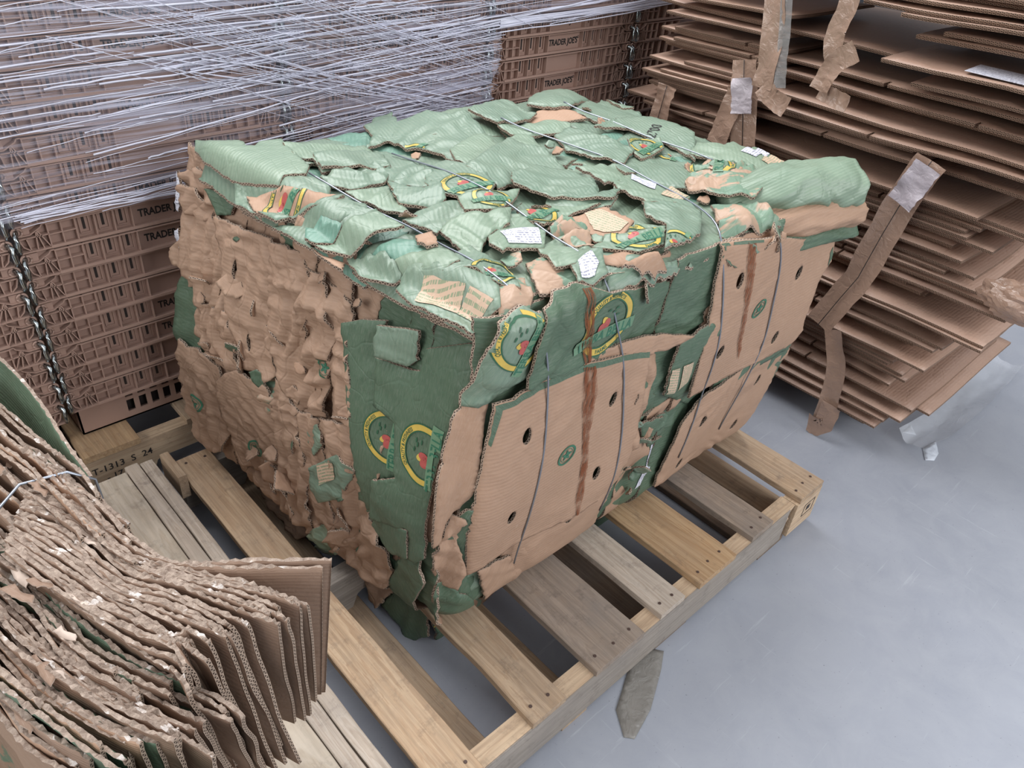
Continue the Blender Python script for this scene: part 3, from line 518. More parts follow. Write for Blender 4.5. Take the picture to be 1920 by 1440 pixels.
DECALS = [
('win1','window',[(0.2211,0.3561),(0.2329,0.2749),(0.2126,0.2652),(0.1888,0.3365)]),
('win1','window',[(0.2346,0.2676),(0.2413,0.2235),(0.2154,0.2307),(0.2115,0.2663)]),
('txt1','window',[(0.5827,0.3745),(0.6023,0.3443),(0.5926,0.2767),(0.5615,0.2685),(0.5421,0.2868),(0.5414,0.3079)]),
('lab1','paper_label',[(1.0835,0.3805),(1.2611,0.4339),(1.2485,0.3966),(1.09,0.3458)]),
('lab1','window',[(1.088,0.3308),(1.2352,0.3883),(1.222,0.3319),(1.0826,0.2894)]),
('lab2','paper_label',[(0.3818,0.3689),(0.4575,0.3567),(0.4237,0.3139),(0.3625,0.3268)]),
('lab3','paper_label',[(0.8059,0.4469),(0.8125,0.3889),(0.7666,0.3582),(0.7684,0.4186)]),
('lab3','window',[(0.7537,0.334),(0.8262,0.3649),(0.8071,0.3084),(0.762,0.2949)]),
('lab4','paper_label',[(0.4271,0.2376),(0.4602,0.2412),(0.4535,0.2166),(0.4212,0.1956),(0.399,0.2017)]),
('mid','paper_label',[(0.6013,0.6163),(0.6202,0.6216),(0.6344,0.5587),(0.6251,0.5416)]),
('mid','paper_label',[(0.7177,0.3173),(0.7127,0.4302),(0.7287,0.4111),(0.7433,0.3399),(0.7211,0.2518),(0.705,0.2474)]),
('win2','window',[(0.6431,0.6281),(0.6649,0.6254),(0.6839,0.5537),(0.6559,0.5625)]),
('win2','window',[(0.6727,0.6275),(0.7009,0.6273),(0.7194,0.5646),(0.6945,0.5528)]),
('win3','window',[(0.5573,0.3928),(0.5141,0.4246),(0.5111,0.3842),(0.5453,0.3515)]),
('e13','rust_stain',[(0.3748,0.8747),(0.3915,0.8732),(0.3932,0.8146),(0.408,0.7617),(0.4078,0.7356),(0.3882,0.739),(0.3701,0.8219)]),
('main1','rust_stain',[(0.3851,0.7441),(0.4122,0.738),(0.4303,0.679),(0.4376,0.5805),(0.4563,0.48),(0.4653,0.3598),(0.475,0.294),(0.4472,0.4007),(0.4344,0.5181),(0.4006,0.6478)]),
('main2','rust_stain',[(0.7549,0.8665),(0.7779,0.8638),(0.7992,0.7791),(0.8179,0.703),(0.8732,0.588),(0.8779,0.5607),(0.8277,0.6476),(0.7825,0.7613)]),
('main1','border',[(0.2154,0.7317),(0.2943,0.7421),(0.3889,0.7417),(0.4897,0.7207),(0.5658,0.6961),(0.5665,0.6845),(0.4937,0.7079),(0.3908,0.7299),(0.2955,0.7298),(0.2267,0.7209),(0.2187,0.6787),(0.2145,0.6528),(0.2107,0.6575)]),
('main2','border',[(0.6955,0.8698),(0.7539,0.8652),(0.7992,0.8593),(0.7999,0.8544),(0.7047,0.8657),(0.6994,0.8443),(0.6895,0.8488)]),
('main2','border',[(1.0954,0.7522),(1.1015,0.775),(1.1316,0.7175),(1.1195,0.6976)]),
('low2','border',[(1.0544,0.5003),(1.1364,0.4924),(1.1579,0.4681),(1.1087,0.4602)]),
('e14','border',[(0.4538,-0.0355),(0.5561,-0.043),(0.644,-0.0272),(0.6492,-0.0544),(0.5681,-0.091),(0.4674,-0.0712)])]
STAMPS = [('main1', (0.3861, 0.552), 0.022), ('main2', (0.8697, 0.6929), 0.022), ('st1', (0.9658, 0.3196), 0.022), ('st2', (0.7723, 0.2978), 0.02), ('st4', (0.5554, 0.6088), 0.02)]
WIRES = [[('T', 0.2596, 0.7437), ('T', 0.291, 0.4985), ('T', 0.2761, 0.2873), ('T', 0.2719, 0.2185), ('R', 0.2879, 0.8221), ('R', 0.3109, 0.7385), ('R', 0.3182, 0.6423), ('R', 0.3222, 0.5577), ('R', 0.3261, 0.4444), ('R', 0.3283, 0.2836)], [('T', 0.467, 0.7828), ('T', 0.4645, 0.6368), ('T', 0.4622, 0.3434), ('T', 0.4552, 0.2411), ('R', 0.4249, 0.8451), ('R', 0.4591, 0.7838), ('R', 0.4925, 0.7073), ('R', 0.5298, 0.5628), ('R', 0.5438, 0.4323), ('R', 0.5518, 0.2966)], [('T', 0.7728, 0.802), ('T', 0.813, 0.6993), ('T', 0.8258, 0.462), ('T', 0.7983, 0.3359), ('T', 0.7609, 0.2516), ('R', 0.6904, 0.8652), ('R', 0.7101, 0.8213), ('R', 0.7294, 0.7473), ('R', 0.776, 0.5874), ('R', 0.8098, 0.4518), ('R', 0.8135, 0.3)], [('T', 0.9735, 0.8042), ('T', 1.0074, 0.6858), ('T', 1.016, 0.4503), ('T', 1.0021, 0.392)], [('R', 0.8443, 0.8511), ('R', 0.8623, 0.8265), ('R', 0.9005, 0.7481), ('R', 0.9478, 0.6189), ('R', 0.9638, 0.5107), ('R', 0.9868, 0.2898)]]
PILE = [(1.6, 1.02, 0.08, 0.031, 0.098), (1.61, 1.02, 0.096, 0.022, 0.124), (1.62, 1.02, 0.143, -0.02, 0.147), (1.63, 1.02, 0.166, -0.025, 0.183), (1.68, 1.02, 0.177, -0.061, 0.176), (1.66, 1.02, 0.254, 0.058, 0.21), (1.66, 1.02, 0.262, 0.02, 0.243), (1.58, 1.02, 0.34, -0.027, 0.338), (1.6, 1.02, 0.366, -0.022, 0.39), (1.61, 1.02, 0.43, -0.037, 0.404), (1.58, 1.02, 0.45, -0.127, 0.458), (1.585, 1.02, 0.456, -0.122, 0.466), (1.61, 1.02, 0.477, -0.14, 0.541), (1.63, 1.02, 0.495, -0.113, 0.557), (1.62, 1.02, 0.528, -0.049, 0.574), (1.62, 1.02, 0.582, -0.032, 0.605), (1.6, 1.02, 0.627, 0.008, 0.637), (1.62, 1.02, 0.647, -0.035, 0.681), (1.62, 1.02, 0.676, 0.001, 0.718), (1.56, 1.02, 0.781, 0.013, 0.758), (1.57, 1.02, 0.81, 0.182, 0.831), (1.57, 1.02, 0.835, 0.208, 0.845), (1.54, 1.02, 0.892, -0.22, 0.842), (1.56, 1.02, 0.89, -0.22, 0.899), (1.58, 1.02, 0.942, -0.22, 0.948), (1.6, 1.02, 0.978, -0.22, 0.966), (1.54, 0.261, 1.012, -0.22, 0.986), (1.5, 0.321, 1.054, -0.22, 1.05), (1.6, 0.302, 1.073, -0.22, 1.091), (1.6, 0.249, 1.101, -0.22, 1.11), (1.54, 0.329, 1.114, -0.22, 1.156), (1.55, 0.434, 1.115, -0.22, 1.167), (1.56, 0.458, 1.139, -0.22, 1.184), (1.56, 1.082, 0.765, 0.685, 0.789), (1.57, 0.985, 0.798, 0.668, 0.829), (1.55, 0.961, 0.837, 0.663, 0.855), (1.56, 0.893, 0.897, 0.619, 0.907), (1.58, 0.961, 0.941, 0.615, 0.957), (1.59, 0.977, 0.973, 0.63, 0.986), (1.56, 0.989, 1.022, 0.624, 1.025), (1.58, 0.991, 1.045, 0.621, 1.075)]
TAPES = [([(1.44, 0.5994, 1.158), (1.44, 0.5794, 1.0686), (1.44, 0.5679, 0.9855), (1.44, 0.5683, 0.9279)], 0.055, 'b'), ([(1.442, 0.5706, 1.1628), (1.442, 0.5465, 1.0633), (1.442, 0.5325, 0.9935), (1.442, 0.521, 0.9397)], 0.03, 'c'), ([(1.44, 0.5673, 0.9347), (1.44, 0.5291, 0.9121), (1.44, 0.4875, 0.9012)], 0.05, 'b'), ([(1.46, 0.4203, 1.1766), (1.46, 0.4218, 1.1271), (1.46, 0.4297, 1.086), (1.46, 0.4239, 1.0466), (1.46, 0.4001, 1.0107)], 0.045, 'b'), ([(1.45, 0.3648, 1.0607), (1.45, 0.4013, 1.0292), (1.45, 0.4175, 0.9895), (1.45, 0.4245, 0.9571)], 0.05, 'b'), ([(1.46, 0.4261, 0.9579), (1.46, 0.3921, 0.9494), (1.46, 0.3489, 0.9448)], 0.04, 'b'), ([(1.5, 0.6688, 0.9662), (1.5, 0.646, 0.8801), (1.5, 0.6115, 0.7547)], 0.072, 'b'), ([(1.485, 0.6582, 0.8926), (1.485, 0.6709, 0.8264), (1.485, 0.6869, 0.7415)], 0.06, 'b'), ([(1.52, 0.9076, 0.839), (1.52, 0.9118, 0.7927), (1.52, 0.9181, 0.7367)], 0.06, 'b'), ([(1.5, 0.1332, 0.8693), (1.5, 0.1586, 0.7795), (1.5, 0.1767, 0.6691), (1.5, 0.1939, 0.5428), (1.5, 0.2194, 0.4675), (1.5, 0.2494, 0.3726)], 0.075, 'b'), ([(1.57, 0.2319, 0.3388), (1.57, 0.1846, 0.234), (1.57, 0.1691, 0.1285), (1.57, 0.1675, 0.0495)], 0.055, 'b'), ([(1.56, 0.1533, 0.1233), (1.56, 0.1586, 0.0398), (1.56, 0.2007, 0.0328)], 0.06, 'b')]
TAPE_WHITE = [([(1.49, 0.6521, 0.9274), (1.49, 0.6387, 0.8833), (1.49, 0.6278, 0.8419)], 0.06), ([(1.49, 0.1298, 0.8623), (1.49, 0.1476, 0.8027), (1.49, 0.16, 0.7611)], 0.065)]
FAN = [
([(-0.3211,0.5567,0.6),(-0.2698,0.4963,0.6),(-0.2513,0.3724,0.6),(-0.2242,0.301,0.6),(-0.1596,0.2518,0.6),(-0.0651,0.1788,0.6)],(-0.0899,0.1887,0.3)),
([(-0.3256,0.5533,0.6),(-0.2763,0.4878,0.6),(-0.2603,0.3674,0.6),(-0.2257,0.2976,0.6),(-0.1646,0.2418,0.6),(-0.0827,0.1729,0.6)],(-0.0953,0.1908,0.3)),
([(-0.3317,0.5444,0.6),(-0.2844,0.4743,0.6),(-0.2656,0.3537,0.6),(-0.2238,0.2857,0.6),(-0.1624,0.2029,0.6),(-0.1267,0.1351,0.6)],(-0.1075,0.1845,0.3)),
([(-0.336,0.5411,0.6),(-0.2879,0.464,0.6),(-0.269,0.3448,0.6),(-0.2264,0.2799,0.6),(-0.1665,0.1952,0.6),(-0.1362,0.1396,0.6)],(-0.1252,0.1705,0.3)),
([(-0.342,0.5324,0.6),(-0.2969,0.4581,0.6),(-0.2724,0.336,0.6),(-0.2278,0.2609,0.6),(-0.1847,0.1883,0.6),(-0.1582,0.1284,0.6)],(-0.1379,0.1676,0.3)),
([(-0.345,0.5217,0.6),(-0.3019,0.4431,0.6),(-0.2775,0.323,0.6),(-0.2358,0.2586,0.6),(-0.1954,0.1812,0.6),(-0.1695,0.1315,0.6)],(-0.1515,0.1735,0.3)),
([(-0.3535,0.5153,0.6),(-0.3122,0.4327,0.6),(-0.2865,0.3169,0.6),(-0.2451,0.2531,0.6),(-0.2141,0.1861,0.6),(-0.2008,0.1529,0.6)],(-0.1771,0.1142,0.3)),
([(-0.3565,0.5049,0.6),(-0.3238,0.4177,0.6),(-0.2957,0.31,0.6),(-0.2569,0.2415,0.6),(-0.231,0.1795,0.6),(-0.2206,0.1493,0.6)],(-0.1921,0.1268,0.3)),
([(-0.3662,0.4937,0.6),(-0.335,0.4031,0.6),(-0.3088,0.3098,0.6),(-0.2701,0.2418,0.6),(-0.2457,0.1915,0.6),(-0.2285,0.1539,0.6)],(-0.2049,0.1295,0.3)),
([(-0.3704,0.4786,0.6),(-0.3409,0.385,0.6),(-0.3133,0.2975,0.6),(-0.2829,0.2268,0.6),(-0.2666,0.1744,0.6),(-0.2574,0.1378,0.6)],(-0.2182,0.1357,0.3)),
([(-0.3783,0.4729,0.6),(-0.3502,0.3757,0.6),(-0.326,0.2974,0.6),(-0.2989,0.2348,0.6),(-0.2762,0.1967,0.6),(-0.2536,0.196,0.6)],(-0.2334,0.1536,0.3)),
([(-0.3837,0.4535,0.6),(-0.3593,0.3665,0.6),(-0.3317,0.2815,0.6),(-0.3048,0.2201,0.6),(-0.2823,0.1825,0.6),(-0.2788,0.1471,0.6)],(-0.2483,0.1562,0.3)),
([(-0.3924,0.4543,0.59),(-0.3627,0.3636,0.59),(-0.3349,0.2787,0.59),(-0.3056,0.1918,0.59),(-0.2895,0.1555,0.59),(-0.2887,0.115,0.59)],(-0.2574,0.141,0.29)),
([(-0.3708,0.3106,0.55),(-0.348,0.2671,0.55),(-0.319,0.2096,0.55),(-0.2911,0.1679,0.55),(-0.2638,0.1269,0.55),(-0.2518,0.077,0.55)],(-0.2133,0.1396,0.25)),
([(-0.3746,0.2988,0.55),(-0.352,0.2559,0.55),(-0.3232,0.199,0.55),(-0.297,0.1544,0.55),(-0.2808,0.1186,0.55),(-0.2626,0.0817,0.55)],(-0.2288,0.1425,0.25)),
([(-0.3758,0.2821,0.58),(-0.368,0.2427,0.58),(-0.3537,0.199,0.58),(-0.3399,0.1569,0.58),(-0.3252,0.1193,0.58),(-0.3044,0.0773,0.58)],(-0.2741,0.1422,0.28)),
([(-0.3806,0.2765,0.58),(-0.3763,0.2357,0.58),(-0.3644,0.1859,0.58),(-0.3494,0.1478,0.58),(-0.3335,0.1138,0.58),(-0.3274,0.0727,0.58)],(-0.2972,0.1428,0.28))]
FILM = [(-0.0916, 1.1374), (1.9106, 1.0534), (1.8909, 0.9873), (1.6397, 0.9735), (1.1209, 0.96), (1.0897, 0.7636), (0.598, 0.7015), (0.1906, 0.6974), (-0.0189, 0.7002), (-0.137, 0.6986), (-0.2127, 0.7201)]
FLOORTAPE = [(0.5677, 0.0272, 0.003), (0.6001, -0.0132, 0.003), (0.5593, -0.0383, 0.003), (0.4699, -0.082, 0.003), (0.3972, -0.1011, 0.003), (0.3836, -0.0854, 0.003), (0.4156, -0.0367, 0.003), (0.5112, 0.0096, 0.003)]
FLOORFILM = [[(1.7739, -0.0721, 0.003), (1.8447, -0.0827, 0.003), (1.7894, -0.1142, 0.003), (1.7461, -0.1197, 0.003), (1.7258, -0.1013, 0.003)], [(1.7987, 0.0026, 0.003), (1.8588, 0.0026, 0.003), (1.8221, -0.0309, 0.003)]]
FLOORBAND = [(1.7402, -0.0448, 0.006), (1.8703, -0.0623, 0.006), (2.0569, -0.0699, 0.006), (2.2841, -0.0694, 0.006), (2.4846, -0.0597, 0.006)]

def face_normal_pos(face, a, b, off): return face_point(face, a, b, off)
KIND = {'G': ('G', 'K'), 'g': ('g', 'K'), 'D': ('D', 'K'), 'T': ('T', 'K'), 'K': ('K', 'K'), 'k': ('k', 'k'), 'M': ('M', 'K'), 'W': ('paper_label', 'paper_label')}
def tri(x): x = x % 1.0; return 4 * abs(x - .5) - 1
def creases(u, v, f, seed):
    """folded-paper relief: a few families of straight folds whose strength comes and goes"""
    h = 0
    for k, (ang, s) in enumerate(((.3, 1.0), (1.4, .8), (2.3, .7))):
        ang += seed * .7 + .35 * n3(u * 3, v * 3, seed + k); x = (u * math.cos(ang) + v * math.sin(ang)) * f * s
        h += tri(x + 1.6 * n3(u * 7, v * 7, seed + k * 3)) * max(0, .25 + 1.6 * n3(u * 9 + k, v * 9, seed * 1.7))
    return h
def relief(face, p, poly, cen, size, lift, bulge, cr, grain, tilt, seed):
    d = seg_dist(p, poly); u, v = p; k = cr * .001
    w = lift * .001 + bulge * .0006 * math.sqrt(min(1, d / (size * .6)))
    w += (tilt[0] * (u - cen[0]) + tilt[1] * (v - cen[1])) * .01
    w += k * (1.1 * creases(u, v, 16, seed) + .9 * n3(u * 12, v * 12, seed + 9))
    if face == 'L':   # long folds running up the crushed side, with short cross wrinkles
        w += k * (.55 * tri(u * 24 + 1.2 * n3(u * 3, v * 5, seed)) + .5 * creases(u * .7 + v, v * 2.2, 16, seed + 2))
    w += .0022 * n3(u * 70, v * 70, seed + 3) * max(0, 1 - d / .02)          # frayed rim
    return w
bale = empty('cardboard_bale', 'large wire-tied bale of crushed green and brown produce boxes standing on the slatted wooden pallet', 'bale', (.6, .6, .15))
bale_inv = Matrix.Translation((-.6, -.6, -.15))
def B(p): return (p[0] - .6, p[1] - .6, p[2] - .15)
# crushed core of the bale
def core():
    n = 56; verts = []; faces = []; mi = []; key = {}
    def pt(a, b, c):
        # a along x, b along y, c up, all 0..1
        z = .165 + (.85 - .165) * c
        yb = .20 + (.99 - .20) * b
        x0 = x_left(min(max(yb, .24), 1.0), min(max(z, .2), .82)) + .022; x1 = 1.125
        x = x0 + (x1 - x0) * a
        y0 = y_right(min(max(x, .24), 1.1), min(max(z, .2), .82)) + .022; y1 = 1.0 - .055 * a
        y = y0 + (y1 - y0) * b
        if c > .999: z = z_top(min(max(x, _edge_left(y) + .05), 1.1), min(max(y, .25), .95)) - .024
        s = 1 - .03 * ((abs(2 * a - 1) ** 8) * (abs(2 * b - 1) ** 8) + (abs(2 * a - 1) ** 8 + abs(2 * b - 1) ** 8) * abs(2 * c - 1) ** 8)
        q = Vector((.65 + (x - .65) * s, .6 + (y - .6) * s, .5 + (z - .5) * s))
        nn = Vector((2 * a - 1, 2 * b - 1, 2 * c - 1)); nn = Vector([t ** 7 for t in nn]); nn.normalize()
        h = .010 * n3(q.x * 22, q.y * 22, q.z * 14) - .016 * abs(n3(q.x * 40, q.y * 40, q.z * 9 + 4)) + .007 * n3(q.x * 90, q.y * 90, q.z * 60)
        q = q + nn * (h if nn.z < .5 else h * .8)
        if nn.z < -.3: q.z = max(q.z, .146)
        return q
    def grid(fn, m):
        for i in range(n):
            for j in range(n):
                ids = []
                for (ii, jj) in ((i, j), (i + 1, j), (i + 1, j + 1), (i, j + 1)):
                    k = tuple(round(t, 5) for t in fn(ii / n, jj / n))
                    if k not in key: key[k] = len(verts); verts.append(B(pt(*k)))
                    ids.append(key[k])
                faces.append(tuple(ids)); mi.append(m)
    grid(lambda s, t: (s, t, 1), 0); grid(lambda s, t: (s, 0, t), 1); grid(lambda s, t: (0, 1 - s, t), 1)
    grid(lambda s, t: (1 - s, 1, t), 1); grid(lambda s, t: (1, s, t), 1); grid(lambda s, t: (1 - s, t, 0), 1)
    me = mesh('crushed_core', verts, faces, mi=mi)
    uv = me.uv_layers.new(name='UVMap')
    for l in me.loops:
        c = me.vertices[l.vertex_index].co; uv.data[l.index].uv = (c.x + c.y, c.z + c.y * .3)
    return link('crushed_core', me, bale, [M['core_top'], M['core_side']])
core()
ru = random.Random(77); UNDER = []
for ix in range(6):
    for iy in range(5):
        cx = .22 + .165 * ix + ru.uniform(-.02, .02); cy = .24 + .165 * iy + ru.uniform(-.02, .02) - .008 * ix; a0 = ru.uniform(-.25, .25)
        q = [(cx + sx * .105 * math.cos(a0) - sy * .10 * math.sin(a0) + ru.uniform(-.02, .02), cy + sx * .105 * math.sin(a0) + sy * .10 * math.cos(a0) + ru.uniform(-.02, .02)) for sx, sy in ((-1, -1), (0, -1.15), (1, -1), (1.1, 0), (1, 1), (0, 1.1), (-1, 1), (-1.1, 0))]
        q = [(min(max(x, _edge_left(y) - .015), 1.15), min(max(y, _edge_right(x) + .004), .985 - .05 * x)) for x, y in q]
        UNDER.append(('T', ru.choice('GGgGTG'), None, q, ru.uniform(-16, -6), 4, 3, 70 + ru.uniform(-15, 15), (ru.uniform(-6, 6), ru.uniform(-6, 6)), []))
for row in range(3):
    y = .25
    while y < 1.0:
        w_ = ru.uniform(.05, .10); z0 = (.165, .38, .60)[row] + ru.uniform(-.02, .02); z1 = (.43, .66, .862)[row] + ru.uniform(-.02, .0)
        UNDER.append(('L', ('K' if ru.random() < .88 else 'D') if y > .42 or row < 2 else 'D', None, [(y, z0), (y + w_ * .5, z0 - .01), (y + w_, z0 + .01), (y + w_ + ru.uniform(-.01, .015), (z0 + z1) / 2), (y + w_, z1), (y + w_ * .5, z1 - ru.uniform(0, .02)), (y - .005, z1), (y - ru.uniform(-.01, .015), (z0 + z1) / 2)], ru.uniform(-16, -3), 3, 4, 0, (ru.uniform(-12, 12), 0), []))
        y += w_ * .82
for z0, z1 in ((.17, .52), (.48, .866)):
    x = .2
    while x < 1.1:
        w_ = ru.uniform(.10, .17); UNDER.append(('R', ru.choice('DDDK'), None, [(x, z0), (x + w_, z0), (min(x + w_ + .01, 1.16), (z0 + z1) / 2), (x + w_, z1), (x, z1)], ru.uniform(-12, -6), 4, 4, 0, (0, 0), [])); x += w_ * .85
SHEETS = UNDER + SHEETS
sheet_of = {}; all_trees = []
for si, (face, kind, stag, poly, lift, bulge, cr, grain, tilt, holes) in enumerate(SHEETS):
    seed = si * 1.37 + .5
    area2 = sum(poly[i][0] * poly[(i + 1) % len(poly)][1] - poly[(i + 1) % len(poly)][0] * poly[i][1] for i in range(len(poly)))
    if area2 < 0: poly = poly[::-1]
    cen = (sum(p[0] for p in poly) / len(poly), sum(p[1] for p in poly) / len(poly)); size = math.sqrt(abs(area2) / 2)
    straight = stag in ('main1', 'main2', 'e18', 'corner')
    rg = ragged(poly, .006, .0016 if straight else .0034, seed)
    hl = []
    for h in holes:
        rx, ry = (.009, .017) if stag != 'hole' else (.006, .02)
        hl.append([(h[0] + rx * math.cos(t * math.pi / 7), h[1] + ry * math.sin(t * math.pi / 7)) for t in range(14)])
    P, T = triangulate([rg] + hl, .010 if si < len(UNDER) else .0068 if size > .1 else .0055, seed)
    tl = tilt if tilt != (0, 0) else (((random.uniform(-8, 8), random.uniform(-8, 8)) if face != 'L' else (random.uniform(-14, 14), random.uniform(-3, 3))) if not straight else (0, 0))
    hh = {}
    def fpos(p, off, face=face, poly=poly, cen=cen, size=size, lift=lift, bulge=bulge, cr=cr, grain=grain, tl=tl, seed=seed, hh=hh):
        if p not in hh: hh[p] = relief(face, p, poly, cen, size, lift, bulge, cr, grain, tl, seed)
        return B(face_point(face, p[0], p[1], hh[p] + off))
    if face != 'T' : T = [(t[0], t[1], t[2]) for t in T] if face == 'R' else [(t[0], t[2], t[1]) for t in T]
    g = math.radians(grain + (90 if face != 'T' else 0) * 0)
    uvf = lambda p, g=g: (p[0] * math.cos(g) + p[1] * math.sin(g), -p[0] * math.sin(g) + p[1] * math.cos(g))
    top, back = KIND['k' if (face == 'L' and kind == 'K') else kind]
    me = sheet_mesh('board_sheet', P, T, fpos, .0055, uvf, [M[top], M[back], M['edge']])
    o = link('inner_layer' if si < len(UNDER) else 'board_sheet', me, bale)
    lab = {'main1': 'flat brown box panel with hand holes on the near end of the bale', 'main2': 'flat brown box panel with hand holes and round stamp', 'e18': 'green die-cut box end at the bale corner', 'corner': 'smooth pale green flap', 'dome': 'domed green flap', 'curl': 'brown curled torn flap'}.get(stag)
    if lab: o['label'] = lab
    if stag: sheet_of[stag] = o
    all_trees.append(o)

# ---- printing, labels and stains laid on the sheets
NRM = {'T': Vector((0, 0, 1)), 'L': Vector((-1, 0, 0)), 'R': Vector((0, -1, 0))}
def face_of(o_tag):
    for s in SHEETS:
        if s[2] == o_tag: return s[0]
def tree_of(o): 
    me = o.data; return BVHTree.FromPolygons([v.co.copy() for v in me.vertices], [tuple(p.vertices) for p in me.polygons])
_trees = {}
def drape(stag, verts2, faces, mats, mi, name, off=.0009, uv=None):
    """verts2 in face coordinates, dropped along the face normal onto the tagged sheet"""
    o = sheet_of[stag]; face = face_of(stag); nm = NRM[face]
    if stag not in _trees: _trees[stag] = tree_of(o)
    tr = _trees[stag]; pos = []; ok = []
    for (a, b) in verts2:
        q = Vector(B(face_point(face, a, b, .12)))
        hit, n, i, d = tr.ray_cast(q, -nm, .3)
        if hit is None: pos.append((0, 0, 0)); ok.append(False)
        else: pos.append(tuple(hit + nm * off)); ok.append(n.dot(nm) > .15)
    F = []; MI = []
    for f, m in zip(faces, mi):
        if all(ok[i] for i in f):
            L = max((Vector(pos[f[i]]) - Vector(pos[f[i - 1]])).length for i in range(len(f)))
            l2 = max((Vector(verts2[f[i]]) - Vector(verts2[f[i - 1]])).length for i in range(len(f)))
            if L < l2 * 2.2 + .003: F.append(f if face != 'L' else f[::-1]); MI.append(m)
    if not F: return None
    used = sorted({i for f in F for i in f}); rm = {u: k for k, u in enumerate(used)}
    me = mesh(name, [pos[i] for i in used], [tuple(rm[i] for i in f) for f in F], mi=MI)
    uvl = me.uv_layers.new(name='UVMap')
    for l in me.loops: uvl.data[l.index].uv = (uv or (lambda p: p))(verts2[used[l.vertex_index]])
    for m in mats: me.materials.append(m)
    c = bpy.data.objects.new(name, me); COL.objects.link(c); c.parent = o
    return c
_txt = {}
def text_tris(s, bold=.0):
    """unit-height text as triangles with short edges"""
    if (s, bold) in _txt: return _txt[(s, bold)]
    cu = bpy.data.curves.new('t', 'FONT'); cu.body = s; cu.size = 1.0; cu.offset = bold; cu.resolution_u = 3
    to = bpy.data.objects.new('t', cu); COL.objects.link(to)
    bpy.context.view_layer.update()
    me = bpy.data.meshes.new_from_object(to.evaluated_get(bpy.context.evaluated_depsgraph_get()))
    bm = bmesh.new(); bm.from_mesh(me); bmesh.ops.triangulate(bm, faces=bm.faces)
    V = [(v.co.x, v.co.y) for v in bm.verts]; bm.verts.ensure_lookup_table(); F = [tuple(v.index for v in f.verts) for f in bm.faces]
    bm.free(); COL.objects.unlink(to); bpy.data.objects.remove(to); bpy.data.meshes.remove(me)
    F = [f if (V[f[1]][0] - V[f[0]][0]) * (V[f[2]][1] - V[f[0]][1]) - (V[f[1]][1] - V[f[0]][1]) * (V[f[2]][0] - V[f[0]][0]) > 0 else f[::-1] for f in F]
    w0 = min(v[0] for v in V); w1 = max(v[0] for v in V); V = [((v[0] - (w0 + w1) / 2), v[1] - .35) for v in V]
    _txt[(s, bold)] = (V, F, w1 - w0); return _txt[(s, bold)]
def emblem_parts():
    """round produce emblem, radius 1: list of (verts, faces, material index, height)"""
    out = []
    def ring(r0, r1, m, h, a0=0, a1=360, n=60):
        v = []; f = []
        for i in range(n + 1):
            t = math.radians(a0 + (a1 - a0) * i / n)
            v += [(r0 * math.cos(t), r0 * math.sin(t)), ((r0 + r1) / 2 * math.cos(t), (r0 + r1) / 2 * math.sin(t)), (r1 * math.cos(t), r1 * math.sin(t))]
            if i: b = 3 * i; f += [(b - 3, b - 2, b + 1, b), (b - 2, b - 1, b + 2, b + 1)]
        out.append((v, f, m, h))
    def disc(cx, cy, rx, ry, m, h, rings=5, n=28, wob=0):
        v = [(cx, cy)]; f = []
        for k in range(1, rings + 1):
            for i in range(n):
                t = 2 * math.pi * i / n; w = 1 + wob * math.sin(3 * t + 1)
                v.append((cx + rx * w * k / rings * math.cos(t), cy + ry * w * k / rings * math.sin(t)))
        for i in range(n): f.append((0, 1 + i, 1 + (i + 1) % n))
        for k in range(1, rings):
            for i in range(n):
                a = 1 + (k - 1) * n + i; b = 1 + (k - 1) * n + (i + 1) % n; f.append((a, a + n, b + n, b))
        out.append((v, f, m, h))
    ring(.77, .815, 0, 1); ring(1.0, 1.045, 0, 1)
    ring(.81, 1.005, 2, 2)
    disc(-.20, -.02, .20, .17, 3, 3, wob=.06); disc(-.02, .06, .13, .18, 3, 3); disc(-.12, .16, .12, .16, 2, 4, wob=.1)
    for x, y, a in ((.25, .35, 20), (.4, .2, -30), (.05, .45, 70), (.38, .42, 50)): disc(x, y, .09, .03, 0, 4)
    for s, R0, c, up, sz in (('QUALITY & FRESHNESS', .84, 90, 1, .17), ('FARMS', .965, 270, -1, .17)):
        V, F, w = text_tris(s, .02); v = []
        for (x, y) in V:
            yy = (y + .35) * sz; rr = R0 + yy if up > 0 else R0 - yy; t = math.radians(c) - up * x * sz * (.8 if up > 0 else 1.0) / .9
            v.append((rr * math.cos(t), rr * math.sin(t)))
        out.append((v, F, 0, 3))
    n = 40; v = []; f = []
    for i in range(n + 1):
        x = -1.2 + 2.4 * i / n; y0 = -.30 - .05 * (x / 1.2) ** 2
        v += [(x, y0 - .21), (x, y0), (x, y0 + .21)]
        if i: b = 3 * i; f += [(b - 3, b, b + 1, b - 2), (b - 2, b + 1, b + 2, b - 1)]
    out.append((v, f, 5, 4))
    V, F, w = text_tris('TERRA BELLA', .02); k = 2.25 / w
    out.append(([(x * k, y * .50 - .32 - .05 * (x * k / 1.2) ** 2) for x, y in V], F, 4, 5))
    return out
EP = emblem_parts()
EM = [M['ink_dark'], M['ink_mid'], M['ink_yellow'], M['ink_red'], M['ink_teal'], M['ink_banner']]
